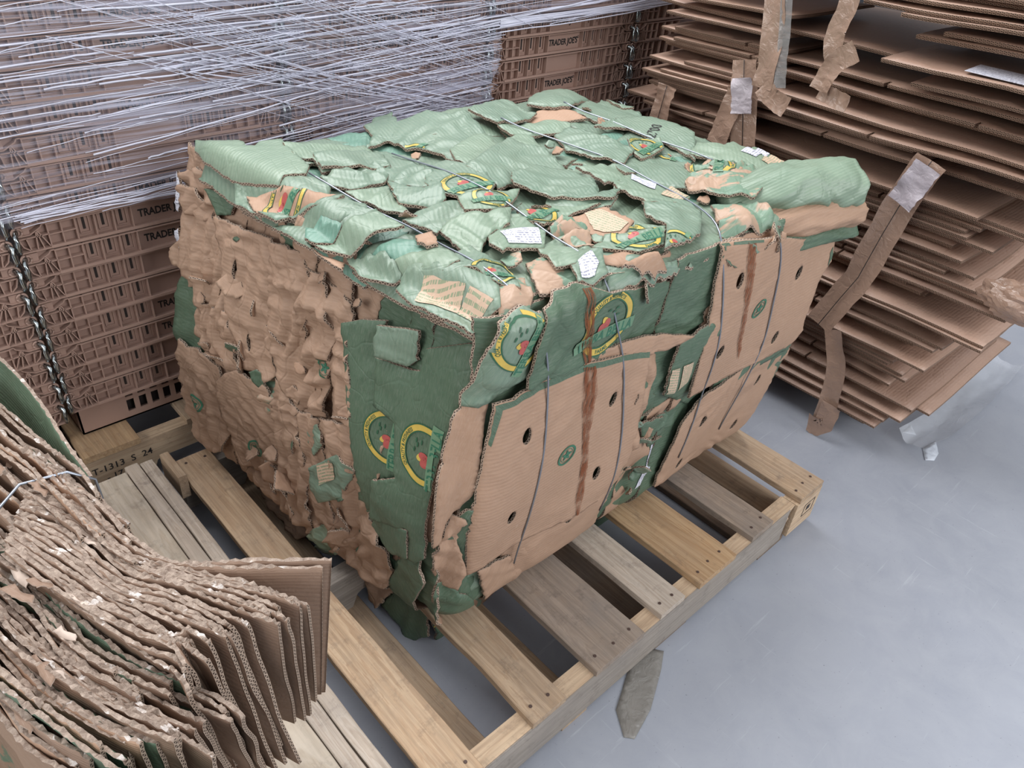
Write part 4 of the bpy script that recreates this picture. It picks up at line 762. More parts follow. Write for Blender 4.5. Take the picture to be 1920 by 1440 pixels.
for stag, (c, rad, ang) in EMBLEMS.items():
    rad *= .66
    g = math.radians(ang); face = face_of(stag); verts = []; faces = []; mi = []; hs = []
    o = sheet_of[stag]; nm = NRM[face]
    pieces = []
    for (v, f, m, h) in EP:
        mir = -1 if face == 'L' else 1
        vv = [(c[0] + mir * rad * (x * math.cos(g) - y * math.sin(g)), c[1] + rad * (x * math.sin(g) + y * math.cos(g))) for x, y in v]
        b = len(verts); verts += vv; hs += [h] * len(v); faces += [tuple(i + b for i in q) for q in f]; mi += [m] * len(f)
    ob = drape(stag, verts, faces, EM, mi, 'printed_emblem', .0008)
    if ob:   # layered inks: raise later layers by a hair
        used_h = {}
        for p in ob.data.polygons:
            pass
        hmap = {}
        # material index orders the layers well enough: outline, ground, yellow, red, teal
        lay = {1: 0, 2: .0004, 0: .0007, 3: .0009, 5: .0011, 4: .0014}
        for p in ob.data.polygons:
            for vi in p.vertices: hmap[vi] = lay[p.material_index]
        for vi, h in hmap.items(): ob.data.vertices[vi].co += nm * h
        ob['label'] = 'round yellow-ringed fruit emblem with green lettering'
def decal(stag, poly, mat, name, label=None, off=.0011, step=.006):
    if sum(poly[i][0] * poly[(i + 1) % len(poly)][1] - poly[(i + 1) % len(poly)][0] * poly[i][1] for i in range(len(poly))) < 0: poly = poly[::-1]
    P, T = triangulate([ragged(poly, .006, .0008, 3.3)], step, 4.4)
    b = poly[1][0] - poly[0][0], poly[1][1] - poly[0][1]; g = math.atan2(b[1], b[0]) if name != 'rust_stain' else 0
    uvf = lambda p: (p[0] * math.cos(g) + p[1] * math.sin(g), -p[0] * math.sin(g) + p[1] * math.cos(g))
    o = drape(stag, P, T, [mat], [0] * len(T), name, off, uvf)
    if o and label: o['label'] = label
for stag, kind, poly in DECALS:
    nm_, lb = {'window': ('printed_panel', 'buff panel of small green print'), 'paper_label': ('paper_label', 'white paper label with fine print'), 'rust_stain': ('rust_stain', 'orange-brown rust streak'), 'border': ('printed_border', 'green printed border')}[kind]
    decal(stag, poly, M[kind], nm_, lb, .0016 if kind not in ('rust_stain', 'border') else .0024 if kind == 'rust_stain' else .0010)
for stag, c, r in STAMPS:
    v = []; f = []; n = 36
    for (r0, r1) in ((.8, 1.0), (.62, .68), (0.05, .4)):
        for i in range(n + 1):
            t = 2 * math.pi * i / n; w = 1 if r0 > .5 else 1 + .35 * math.sin(5 * t)
            v += [(c[0] + r * r0 * w * math.cos(t), c[1] + r * r0 * w * math.sin(t)), (c[0] + r * r1 * w * math.cos(t), c[1] + r * r1 * w * math.sin(t))]
            if i: b = len(v) - 4; f.append((b, b + 1, b + 3, b + 2))
    drape(stag, v, f, [M['ink_teal']], [0] * len(f), 'round_stamp', .0012)
# handwriting on a green flap
V, F, w = text_tris('2700', .0)
hc = sheet_of['hand']; hp = [s for s in SHEETS if s[2] == 'hand'][0][3]
cc = (sum(p[0] for p in hp) / len(hp) + .0, sum(p[1] for p in hp) / len(hp) - .0)
g = math.radians(25); drape('hand', [(cc[0] + .035 * (x * math.cos(g) - y * math.sin(g)), cc[1] + .035 * (x * math.sin(g) + y * math.cos(g))) for x, y in V], F, [M['black']], [0] * len(F), 'handwriting', .0012)
# ---- small torn scraps sticking out of the seams
def scrap(face, a, b, size, kind, seed, stand):
    r = random.Random(seed); n = r.randint(5, 8); g = r.uniform(0, 6.28)
    poly = [(size * r.uniform(.5, 1) * math.cos(2 * math.pi * i / n) * 1.5, size * r.uniform(.5, 1) * math.sin(2 * math.pi * i / n)) for i in range(n)]
    P, T = triangulate([ragged(poly, .004, .003, seed * .1)], .005, seed)
    ax = Vector((math.cos(g), math.sin(g), 0)); base = Vector(face_point(face, a, b, 0.008)); nm = NRM[face]
    t1 = nm.orthogonal().normalized(); t1 = Matrix.Rotation(g, 3, nm) @ t1; t2 = nm.cross(t1)
    ca, sa = math.cos(stand), math.sin(stand); curl = r.uniform(5, 22)
    def fpos(p, off):
        x, y = p; yy = y + size * .6; hgt = yy * sa + curl * yy * yy; k = .004 * n3(x * 70, y * 70, seed * .7)
        q = base + t1 * x + t2 * (y * ca) + nm * (hgt + k - size * .2) + (t2 * (-sa) + nm * ca) * off
        return B(q)
    me = sheet_mesh('torn_scrap', P, T, fpos, .004, lambda p: (p[0], p[1]), [M[kind], M['K'], M['edge']])
    return link('torn_scrap', me, bale)
rs = random.Random(11)
for i in range(28):
    a = rs.uniform(.3, 1.05); b = rs.uniform(.28, .9)
    scrap('T', a, b, rs.uniform(.010, .020), rs.choice('GGgKM'), 100 + i, rs.uniform(.05, .5))
for i in range(30):
    z = rs.uniform(.2, .83); y = rs.uniform(.47, .98)
    scrap('L', y, z, rs.uniform(.012, .028), rs.choice('kkkKD'), 200 + i, rs.uniform(.1, .7))
for i in range(18):
    x = rs.choice([rs.uniform(.56, .68), rs.uniform(.3, .9)]); z = rs.uniform(.25, .70) if .56 < x < .68 else rs.uniform(.83, .865)
    scrap('R', x, z, rs.uniform(.010, .022), rs.choice('GDKK'), 300 + i, rs.uniform(.1, .7))
# protruding rolled corner bags at the upper right corner
def roll(name, pts, radii, mat, seed, sq=.75, squash=None):
    P = []; n = 44; pts = [Vector(p) for p in pts]; K = 30; me_v = []; f = []
    for k in range(K + 1):
        t = k / K * (len(pts) - 1); i = min(int(t), len(pts) - 2); s = t - i
        p0 = pts[max(i - 1, 0)]; p1 = pts[i]; p2 = pts[i + 1]; p3 = pts[min(i + 2, len(pts) - 1)]
        c = .5 * ((2 * p1) + (-p0 + p2) * s + (2 * p0 - 5 * p1 + 4 * p2 - p3) * s * s + (-p0 + 3 * p1 - 3 * p2 + p3) * s ** 3)
        r = radii[i] * (1 - s) + radii[i + 1] * s
        d = (p2 - p1).normalized(); a = d.cross(Vector((0, 0, 1))).normalized(); b = a.cross(d)
        for j in range(n):
            th = 2 * math.pi * j / n
            w = 1 + .16 * n3(c.x * 9 + math.cos(th) * 1.6, c.y * 9 + math.sin(th) * 1.6, seed) + .07 * tri(th * 1.1 + k * .03 + 1.5 * n3(math.cos(th) * 1.5, k * .12, seed)) - .10 * max(0, n3(k * .35, th * .5, seed + 2))
            me_v.append(B(c + a * math.cos(th) * r * w + b * math.sin(th) * r * w * sq))
        if k:
            for j in range(n): f.append(((k - 1) * n + j, (k - 1) * n + (j + 1) % n, k * n + (j + 1) % n, k * n + j))
    f += [tuple(range(n - 1, -1, -1)), tuple(K * n + j for j in range(n))]
    me = mesh(name, me_v, f, True); uv = me.uv_layers.new(name='UVMap')
    for l in me.loops: v = me.vertices[l.vertex_index].co; uv.data[l.index].uv = (v.x + v.y, v.z + v.y)
    return link(name, me, bale, mat)
o = roll('bulging_box_corner', [(.86, .26, .862), (.95, .22, .885), (1.04, .185, .892), (1.115, .15, .892)], [.03, .058, .066, .060], M['g'], 3.3); o['label'] = 'rolled green corner bulging past the bale'
o = roll('bulging_box_corner', [(.82, .20, .835), (.92, .175, .845), (1.03, .15, .845), (1.12, .125, .842)], [.022, .036, .045, .040], M['K'], 5.3, .8)
o = roll('bulging_box_corner', [(.78, .18, .815), (.90, .165, .812), (1.02, .148, .806), (1.13, .128, .800)], [.018, .030, .034, .030], M['D'], 8.3, .7)
# baling wires
def all_hit(q, nm):
    best = None
    for tr in BT:
        hit, n, i, d = tr.ray_cast(q, -nm, .3)
        if hit is not None and (best is None or d < best[1]): best = (hit, d)
    return best
BT = [tree_of(o) for o in all_trees]
for w in WIRES:
    mb = MB(); pts = []
    for k in range(len(w) - 1):
        f0, a0, b0 = w[k]; f1, a1, b1 = w[k + 1]
        p0 = Vector(B(face_point(f0, a0, b0, .018))); p1 = Vector(B(face_point(f1, a1, b1, .018)))
        m = max(2, int((p1 - p0).length / .02))
        for j in range(m + (k == len(w) - 2)):
            t = j / m
            if f0 == f1:
                q = Vector(B(face_point(f0, a0 + (a1 - a0) * t, b0 + (b1 - b0) * t, .10)))
                h = all_hit(q, NRM[f0]); base = Vector(B(face_point(f0, a0 + (a1 - a0) * t, b0 + (b1 - b0) * t, .010)))
                if h: hp_ = h[0] + NRM[f0] * .002; base = hp_ if (hp_ - base).dot(NRM[f0]) > 0 else base
                pts.append(base)
            else:
                q = p0.lerp(p1, t); bul = math.sin(t * math.pi) * .02; pts.append(q + Vector((0, -.7, .7)) * bul)
    for it in range(6):   # pulled taut: only ever lifts off hollows
        pts = [pts[0]] + [(pts[i] * .5 + (pts[i - 1] + pts[i + 1]) * .25) for i in range(1, len(pts) - 1)] + [pts[-1]]
    mb.tube(pts, .0016, 8); mb.build('baling_wire', M['wire'], bale)

# ---------------------------------------------------------------- pallets
def board(mb_name, x0, x1, y0, y1, z0, z1, mat, parent, seed=0, wane=.0, nails=()):
    """plank with slightly uneven edges, rounded arrises and nail heads"""
    nx, ny = 3, 28; r = random.Random(seed); verts = []; faces = []
    L = y1 - y0 > x1 - x0
    A0, A1, B0, B1 = (x0, x1, y0, y1) if L else (y0, y1, x0, x1)      # A across, B along
    for j in range(ny + 1):
        b = B0 + (B1 - B0) * j / ny; wob = .0015 * n3(b * 9, seed, 1); wn = wane * max(0, n3(b * 6, seed + 3, 2)) 
        a0 = A0 + wob + wn; a1 = A1 + .0015 * n3(b * 9, seed + 7, 1); warp = .0012 * n3(b * 3, seed, 5)
        jit = .002 * n3(seed * 2.3, j, 0) if j in (0, ny) else 0
        for (a, z) in ((a0 + .0015, z1), ((a0 + a1) / 2, z1 + .0004), (a1 - .0015, z1), (a1, z1 - .0015), (a1, z0), (a0, z0), (a0, z1 - .0015)):
            verts.append((a, b + jit, z + warp) if L else (b + jit, a, z + warp))
    m = 7
    for j in range(ny):
        for k in range(m):
            q = (j * m + k, j * m + (k + 1) % m, (j + 1) * m + (k + 1) % m, (j + 1) * m + k); faces.append(q if not L else q[::-1])
    faces += [tuple(range(m)) if L else tuple(range(m - 1, -1, -1)), tuple(ny * m + k for k in (range(m - 1, -1, -1) if L else range(m)))]
    me = mesh(mb_name, verts, faces); bm = bmesh.new(); bm.from_mesh(me); bmesh.ops.recalc_face_normals(bm, faces=bm.faces); bm.to_mesh(me); bm.free()
    o = link(mb_name, me, parent, mat)
    if nails:
        nb = MB()
        for (x, y) in nails:
            n = 10; nb.add([(x + .0035 * math.cos(2 * math.pi * k / n), y + .0035 * math.sin(2 * math.pi * k / n), z1 + .0006) for k in range(n)] + [(x + .003 * math.cos(2 * math.pi * k / n), y + .003 * math.sin(2 * math.pi * k / n), z1 + .0018) for k in range(n)],
                           [tuple(range(n, 2 * n))] + [(k, (k + 1) % n, n + (k + 1) % n, n + k) for k in range(n)])
        nb.build('nail_heads', M['black_nail'], o)
    return o
M['black_nail'] = simple('rusty_nail', (.10, .065, .055), .55, .5, .4)
def stringer(x0, x1, y0, y1, z0, z1, mat, parent, notches=True, jag=None):
    L = x1 - x0; pts = [(x0, z0)]
    nz = z0 + .040
    if notches:
        for c in (x0 + .27, x1 - .27) if L > 1 else ():
            pts += [(c - .125, z0), (c - .112, nz - .006), (c - .10, nz), (c + .10, nz), (c + .112, nz - .006), (c + .125, z0)]
    pts += [(x1, z0), (x1, z1), (x0, z1)]
    if jag:    # broken end
        pts = [p for p in pts if p[0] < x1 - .001]; pts = pts[:-1] + [(x1 - .02, z0), (x1 + .012, z0 + .02), (x1 - .005, z0 + .04), (x1 + .02, z0 + .065), (x1 + .005, z0 + .085), (x1 + .028, z1), pts[-1]]
    n = len(pts); v = [(p[0], y0, p[1]) for p in pts] + [(p[0], y1, p[1]) for p in pts]
    f = [tuple(range(n)), tuple(range(2 * n - 1, n - 1, -1))] + [(k, k + n, (k + 1) % n + n, (k + 1) % n) for k in range(n)]
    me = mesh('stringer', v, f); bm = bmesh.new(); bm.from_mesh(me); bmesh.ops.recalc_face_normals(bm, faces=bm.faces)
    bmesh.ops.triangulate(bm, faces=[q for q in bm.faces if len(q.verts) > 4]); bm.to_mesh(me); bm.free()
    return link('stringer', me, parent, mat)
pal = empty('wooden_pallet', 'slatted pine pallet with mixed boards and a split corner carrying the green bale', 'pallet', (0, 0, 0))
def nl(x0, x1, n=2): return [(x0 + (x1 - x0) * (i + .5) / n + .004 * math.sin(i * 7 + x0 * 50), y + .004 * math.cos(i * 5 + x0 * 30)) for y in (.022, .51, .99) for i in range(n)]
DECK = [(0.0, .084, 'w_fresh', 'fresh pale deck board'), (.201, .285, 'w_tan', None), (.366, .506, 'w_grey', 'wide grey weathered deck board'), (.565, .645, 'w_pale', 'whitish deck board with red edge'), (.695, .830, 'w_honey', 'honey deck board with large knot'), (.901, .990, 'w_grey', None), (1.111, 1.219, 'w_tan', None)]
for i, (x0, x1, m, lb) in enumerate(DECK):
    o = board('deck_board', x0, x1, -.003 + .004 * math.sin(i * 3), 1.016 + .003 * math.sin(i * 5), .124, .1405, M[m], pal, i + 3.3, .006, nl(x0, x1, 3 if x1 - x0 > .1 else 2))
    if lb: o['label'] = lb
o = stringer(.0, 1.07, .001, .040, .0165, .124, M['w_fresh_x'], pal, False, True); o['label'] = 'outer stringer, split near its far end'
o = stringer(1.10, 1.219, -.006, .036, .0165, .1235, M['w_fresh_x'], pal, False)
for y in (.49, .978): stringer(0, 1.219, y, y + .038, .0165, .124, M['w_gray_x'], pal)
mb = MB(); mb.box(.002, 1.075, -.0012, .0008, .018, .1225); mb.build('stringer_side', M['w_gray_x'], pal)  # thin grey facing over the outer side of the pine stringer
for i, (x0, x1) in enumerate([(.085, .17), (.30, .37), (.59, .70), (.99, 1.10), (1.13, 1.219)]):
    board('bottom_board', x0, x1, .002, 1.014, 0.0, .0165, M['w_dark' if i in (2, 3) else 'w_tan'], pal, i + 20)
def stamp_on(parent, s, origin, ux, uz, h, mat, name='stamp', bold=.01):
    V, F, w = text_tris(s, bold); o_ = Vector(origin); ux = Vector(ux); uz = Vector(uz)
    me = mesh(name, [tuple(o_ + ux * (x * h) + uz * (y * h)) for x, y in V], F); return link(name, me, parent, mat)
# printed mark on the split end block
mb = MB(); mb.box(1.15, 1.20, -.0068, -.0062, .055, .057); mb.box(1.15, 1.20, -.0068, -.0062, .095, .097); mb.box(1.15, 1.152, -.0068, -.0062, .055, .097); mb.box(1.198, 1.2, -.0068, -.0062, .055, .097); mb.box(1.165, 1.182, -.0068, -.0062, .07, .085)
mb.build('ink_stamp', M['black'], pal)
pal2 = empty('wooden_pallet', 'plywood-topped pallet under the edge-on cardboard bale at lower left', 'pallet', (0, 0, 0))
o = board('plywood_deck', -1.25, -.100, -.12, 1.035, .132, .1505, M['ply'], pal2, 41, 0); o['label'] = 'pale plywood sheet'
board('deck_board', -.0975, -.067, -.12, 1.052, .132, .150, M['w_pale'], pal2, 43, .002)
board('deck_board', -.0645, -.036, -.10, 1.045, .132, .149, M['w_pale'], pal2, 44, .004)
for y in (-.10, .48, .97): stringer(-1.25, -.05, y, y + .038, .0165, .132, M['w_gray_x'], pal2)
for i, (x0, x1) in enumerate([(-1.25, -1.13), (-.85, -.75), (-.16, -.05)]): board('bottom_board', x0, x1, -.1, 1.008, 0, .0165, M['w_dark'], pal2, i + 50)
o = board('broken_splinter', -.022, -.002, .93, 1.03, .10, .165, M['w_tan'], pal2, 60); o['label'] = 'loose pale wood splinter'
pal3 = empty('wooden_pallet', 'pallet with handwritten marks under the stacked produce crates', 'pallet', (0, 0, 0))
for y in (1.15, 1.61, 2.08): stringer(-.155, 1.06, y, y + .038, .0165, .124, M['w_fresh_x'], pal3)
for i, x in enumerate([-.155, .09, .27, .45, .63, .93]): board('deck_board', x, x + (.13 if i in (0, 5) else .085), 1.145, 2.12, .124, .1405, M['w_tan' if i else 'w_honey'], pal3, i + 70, 0, nl(x, x + .1) if False else ())
for i, x in enumerate([-.155, .40, .94]): board('bottom_board', x, x + .12, 1.15, 2.11, 0, .0165, M['w_dark'], pal3, i + 80)
stamp_on(pal3, 'T-1313  S  24', (-.075, 1.1493, .088), (1, 0, 0), (0, 0, 1), .026, M['black'], 'handwritten_marks', .01)
stamp_on(pal3, '- 17 - -', (-.085, 1.1493, .058), (1, 0, 0), (0, 0, 1), .024, M['black'], 'handwritten_marks', .01)
for px, lb in ((-1.40, 'brown wooden pallet under the leftmost crate column'), (1.085, 'wooden pallet under the crates behind the green bale')):
    q = empty('wooden_pallet', lb, 'pallet', (px, 0, 0))
    for y in (1.16, 1.61, 2.08): stringer(0, 1.219, y, y + .038, .0165, .124, M['w_dark' if px < 0 else 'w_fresh_x'], q)
    for i in range(6): board('deck_board', .225 * i, .225 * i + .094, 1.15, 2.12, .124, .1405, M['w_tan'], q, i + 90)
    for i in range(3): board('bottom_board', .56 * i, .56 * i + .095, 1.16, 2.11, 0, .0165, M['w_dark'], q, i + 95)

# ---------------------------------------------------------------- produce crates
H = .058; CL = .606
RIBS = [.062, .088, .115, .153, .191, .229, .377, .415, .453, .491, .518, .544]
def crate_meshes():
    mb = MB()       # ribbed rim, front at y=0, runs 0..CL, z 0..H
    zt = H - .0035
    mb.box(.010, CL - .010, .0165, .0205, .0, zt)                       # back web
    mb.box(.004, CL - .004, -.002, .024, 0, .0028)                    # bottom lip
    mb.box(.060, CL - .060, .000, .024, zt - .0028, zt)               # top lip
    mb.box(.06, CL - .06, -.003, .001, .0, .006)                      # double line under the lip
    for x in RIBS: mb.box(x - .0011, x + .0011, .001, .018, .002, zt)
    for a, b in ((.062, .115), (.491, .544)): mb.box(a, b, .002, .018, H * .47, H * .47 + .0022)
    for s in (0, 1):
        X = (lambda x: x) if not s else (lambda x: CL - x)
        bars = [((.006, .030), (.062, .030)), ((.006, .036), (.028, .036)), ((.028, .036), (.050, .048)), ((.050, .048), (.054, .054)), ((.054, .054), (.062, .054)),
                ((.024, .002), (.020, .030)), ((.036, .002), (.040, .042)), ((.048, .002), (.041, .042)), ((.060, .004), (.043, .042)), ((.012, .012), (.006, .030)), ((.012, .012), (.024, .002))]
        for a, b in bars: mb.bar_xz((X(a[0]), a[1]), (X(b[0]), b[1]), .0022, .001, .018)
    for i, (a, b) in enumerate(((.115, .153), (.153, .191), (.191, .229), (.377, .415), (.415, .453), (.453, .491))):   # slot surrounds
        c = (a + b) / 2; w = .010
        for x in (c - w, c + w): mb.box(x - .001, x + .001, .0115, .018, .012, zt - .004)
        mb.box(c - w, c + w, .0115, .018, .0105, .0125)
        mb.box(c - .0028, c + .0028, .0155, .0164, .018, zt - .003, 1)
    # other three sides of the rim, and a tray floor added to block light inside
    mb.box(.014, CL - .014, .0205, .376, 0, .002)
    mb.box(.010, CL - .010, .376, .380, 0, zt); mb.box(.010, .014, .02, .38, 0, zt); mb.box(CL - .014, CL - .010, .02, .38, 0, zt)
    rim = mb.build('rim', [M['crate'], M['crate_dark']])
    mb = MB()
    hk = [(.007, .012, .046), (.004, .002, .045), (.001, -.007, .040), (.0002, -.010, .030), (.0002, -.010, .014), (.001, -.006, .0065)]
    mb.tube(hk, .0052, 10); hook = mb.build('steel_hook', M['steel'])
    mb = MB(); n = 14
    ringp = [(.007 + .0095 * math.cos(2 * math.pi * k / n), .003, .0445 + .0095 * math.sin(2 * math.pi * k / n)) for k in range(n + 1)]
    mb.tube(ringp, .0024, 6); mb.box(.004, .03, .006, .03, .037, .054); gro = mb.build('hook_socket', M['crate'])
    V, F, w = text_tris("TRADER JOE'S", .03); V = list(V); F = list(F)
    V2, F2, w2 = text_tris("\u00ae", .02); b = len(V); V += [(w / 2 + .12 + x * .45, .30 + y * .45) for x, y in V2]; F += [tuple(q + b for q in f) for f in F2]; h = .122 / w
    def tz(x, y):
        k = x * h / .071; return (CL / 2 + .004 + x * h, .0157, H * .44 + y * .0225 * (1 + .12 * abs(k)) + .0012 * (abs(k) - .5))
    me = mesh('printed_name', [tz(x, y) for x, y in V], F); txt = link('printed_name', me, None, M['black'])
    return rim, hook, gro, txt
rim0, hook0, gro0, txt0 = crate_meshes()
def crate(x, z, y, label, group, text, tilt=0):
    t = empty('produce_crate', label, 'crate', (x, y, z), group)
    t.rotation_euler = (0, tilt, 0)
    c = rim0.copy(); COL.objects.link(c); c.parent = t
    for s in (0, 1):
        for src in (gro0, hook0):
            c = src.copy(); COL.objects.link(c); c.parent = t
            if s: c.location = (CL, 0, 0); c.scale = (-1, 1, 1)
    if text:
        c = txt0.copy(); COL.objects.link(c); c.parent = t
    return t
TEXT = {'B': {2, 3, 6, 7, 8, 11, 13, 14}, 'C': {9, 10, 11, 12, 13, 15}, 'D': {9, 11, 12, 14}, 'A': set(), 'E': set()}
CX = {'A': (-.757, -.021), 'B': (-.139, 0), 'C': (.479, .002), 'D': (1.098, .008), 'E': (1.717, .006)}
WHERE = {'A': 'leftmost crate column', 'B': 'crate column left of the green bale', 'C': 'crate column behind the left half of the green bale', 'D': 'crate column behind the right half of the green bale', 'E': 'crate column beside the pile of flat boxes'}
for c, (cx, dz) in CX.items():
    for k in range(17):
        z = .2275 + H * k + dz
        named = k in TEXT[c]; bare = (c == 'D' and k <= 12) or (c == 'E' and k <= 12) or (c in 'AB' and k <= 7)
        lb = '%s %s crate in the %s' % ('uncovered' if bare else 'film-wrapped', 'black-lettered' if named else 'blank', WHERE[c])
        crate(cx + .0015 * math.sin(k * 2.3 + cx), z, 1.212 + .002 * math.sin(k * 3.1 + cx * 5), lb, ('named' if named else 'blank') + ' crates of the ' + WHERE[c] + (' below the film' if bare else ' under the film'), named)
for o in (rim0, hook0, gro0, txt0): bpy.data.objects.remove(o)
# bottom crates: their deep slotted bodies show under the lowest rim
for c in 'ABCDE':
    cx, dz = CX[c]; mb = MB(); x0, x1, y0, y1, z0, z1 = .014, CL - .014, .018, .37, .1432, .2275 + dz
    mb.box(x0, .125, y0, y0 + .004, z0, z1)
    for i in range(12):
        a = .125 + .0298 * i; b = a + .0178
        mb.box(b, a + .0298, y0, y0 + .004, z0, z1); mb.box(a, b, y0, y0 + .004, z0, z0 + .020); mb.box(a, b, y0, y0 + .004, z0 + .054, z0 + .063)
    e_ = .125 + .0298 * 12; mb.box(e_, x1, y0, y0 + .004, z0, z1)
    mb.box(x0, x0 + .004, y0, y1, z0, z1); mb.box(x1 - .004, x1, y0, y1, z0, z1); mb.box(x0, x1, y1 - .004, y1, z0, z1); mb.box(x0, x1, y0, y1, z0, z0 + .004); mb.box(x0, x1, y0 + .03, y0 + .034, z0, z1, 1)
    t = empty('produce_crate', 'lowest slotted crate of the ' + WHERE[c], 'crate', (cx, 1.212, 0))
    mb.build('slotted_body', [M['crate'], M['crate_dark']], t)

# ---------------------------------------------------------------- stretch film
film = empty('stretch_film', 'clear stretch wrap in whitish strands around the upper crates', 'plastic wrap', (0, 1.185, 0))
def film_y(x, z): return -.006 * abs(math.sin(x * 5.1)) - .004 * n3(x * 6, z * 40, 1)
fp = FILM if sum(FILM[i][0] * FILM[(i + 1) % len(FILM)][1] - FILM[(i + 1) % len(FILM)][0] * FILM[i][1] for i in range(len(FILM))) > 0 else FILM[::-1]
P, T = triangulate([ragged(fp, .03, .006, 2.2)], .018, 2.0)
me = sheet_mesh('film_web', P, T, lambda p, off: (p[0], .008 + film_y(*p) - off * .2 - (0 if off == 0 else 0), p[1]), .0006, lambda p: p, [M['film']] * 3)
link('film_web', me, film)
rf = random.Random(5)
def strand_pts(a, b, sag, y):
    n = 14; return [(a[0] + (b[0] - a[0]) * i / n, y + film_y(a[0] + (b[0] - a[0]) * i / n, a[1]) + .002 * math.sin(i * 1.3), a[1] + (b[1] - a[1]) * i / n + sag * math.sin(math.pi * i / n) + .0015 * n3(i * .7, a[1] * 50, 1)) for i in range(n + 1)]
mb = MB(); cnt = 0
def clip(a, b):
    """parts of a segment inside the film outline"""
    runs = []; cur = None; n = 60
    for i in range(n + 1):
        t = i / n; p = (a[0] + (b[0] - a[0]) * t, a[1] + (b[1] - a[1]) * t)
        if inside(p, fp):
            if cur is None: cur = p
            last = p
        elif cur is not None: runs.append((cur, last)); cur = None
    if cur is not None: runs.append((cur, last))
    return [r for r in runs if abs(r[1][0] - r[0][0]) > .02]
for i in range(210):
    z = rf.uniform(.60, 1.2); sl = rf.gauss(.055, .03); x0 = rf.uniform(-.3, .9); L = rf.choice([rf.uniform(.08, .3), rf.uniform(.2, .6), rf.uniform(.5, 1.3)])
    if x0 > .45: z = rf.uniform(.75, 1.1)
    for a, b in clip((x0, z), (x0 + L, z + sl * L)):
        mb.tube(strand_pts(a, b, rf.gauss(0, .003), rf.uniform(-.004, .002)), rf.choice([.0004, .0005, .0007, .0011]), 5, 0, True, 2.0)
for i in range(55):
    x0 = rf.uniform(-.1, .75); z = rf.uniform(.98, 1.2); sl = -rf.gauss(.36, .03); L = rf.uniform(.3, 1.0)
    for a, b in clip((x0, z), (x0 + L, z + sl * L)): mb.tube(strand_pts(a, b, 0, -.008), rf.choice([.0004, .0004, .0007]), 5)
for i in range(9):       # the tight band running down behind the bale and the long lower hem
    a = (.02 + rf.uniform(0, .3), 1.06 - i * .006); a = (a[0], a[1] - .30 * (a[0] - .02)); mb.tube(strand_pts(a, (.99, .765 + rf.uniform(0, .035)), rf.gauss(0, .004), -.008), rf.choice([.0006, .0010, .0015]), 5)
for i in range(10):
    mb.tube(strand_pts((-.14 + rf.uniform(0, .03), .696 + rf.uniform(0, .035)), (.24, .697 + rf.uniform(0, .04)), rf.gauss(-.002, .003), -.004), rf.choice([.0007, .0011, .0018]), 5)
for i in range(14):
    mb.tube(strand_pts((1.10, .955 + rf.uniform(0, .036)), (1.9, .985 + rf.uniform(0, .03)), rf.gauss(-.004, .003), -.004), rf.choice([.0009, .0014, .002]), 5)
o = mb.build('film_strands', M['strand'], film); o['kind'] = 'stuff'

# ---------------------------------------------------------------- pile of flattened boxes
MP = [board_mat('pile_board_a', (.40, .258, .19), (.33, .21, .153), .08, .45, .42), board_mat('pile_board_b', (.46, .305, .23), (.39, .25, .187), .08, .4, .45), board_mat('pile_board_c', (.325, .205, .15), (.27, .168, .122), .08, .4, .45)]
def flat_box(x0, x1, ya, za, yb, zb, label, group, seed, layers=2, cat='cardboard'):
    r = random.Random(seed); th = .0040
    poly = [(x0, yb), (x1, yb + r.uniform(-.01, .01)), (x1, ya), (x0, ya)]
    poly = [(p[0] + r.uniform(-.004, .004), p[1] + r.uniform(-.006, .006)) for p in poly]
    if r.random() < .5: # slot between flaps along the front edge
        ym = yb + (ya - yb) * r.uniform(.2, .45); poly = poly[:-1] + [poly[-1], (x0 + .002, ym + .004), (x0 + .035, ym + .003), (x0 + .035, ym - .003), (x0 + r.uniform(-.004, .006), ym - .004)]
    P, T = triangulate([ragged(poly, .03, .0015, seed * .7)], .055, seed)
    t = empty('flattened_box', label, cat, (x0, (ya + yb) / 2, (za + zb) / 2), group)
    cy, cz = (ya + yb) / 2, (za + zb) / 2
    for l in range(layers):
        ins = .003 * l
        def fpos(p, off, l=l):
            s = (p[1] - yb) / (ya - yb); z = zb + (za - zb) * s + .010 * n3(p[0] * 3, p[1] * 3, 5.5) - l * (th + .0006) + off
            return (p[0] - x0 + ins * (l > 0), p[1] - cy, z - cz)
        me = sheet_mesh('box_panel', P, T, fpos, th, lambda p: (p[0], p[1]), [MP[seed % 3], MP[seed % 3], M['edge_dark']])
        link('box_panel', me, t)
    return t
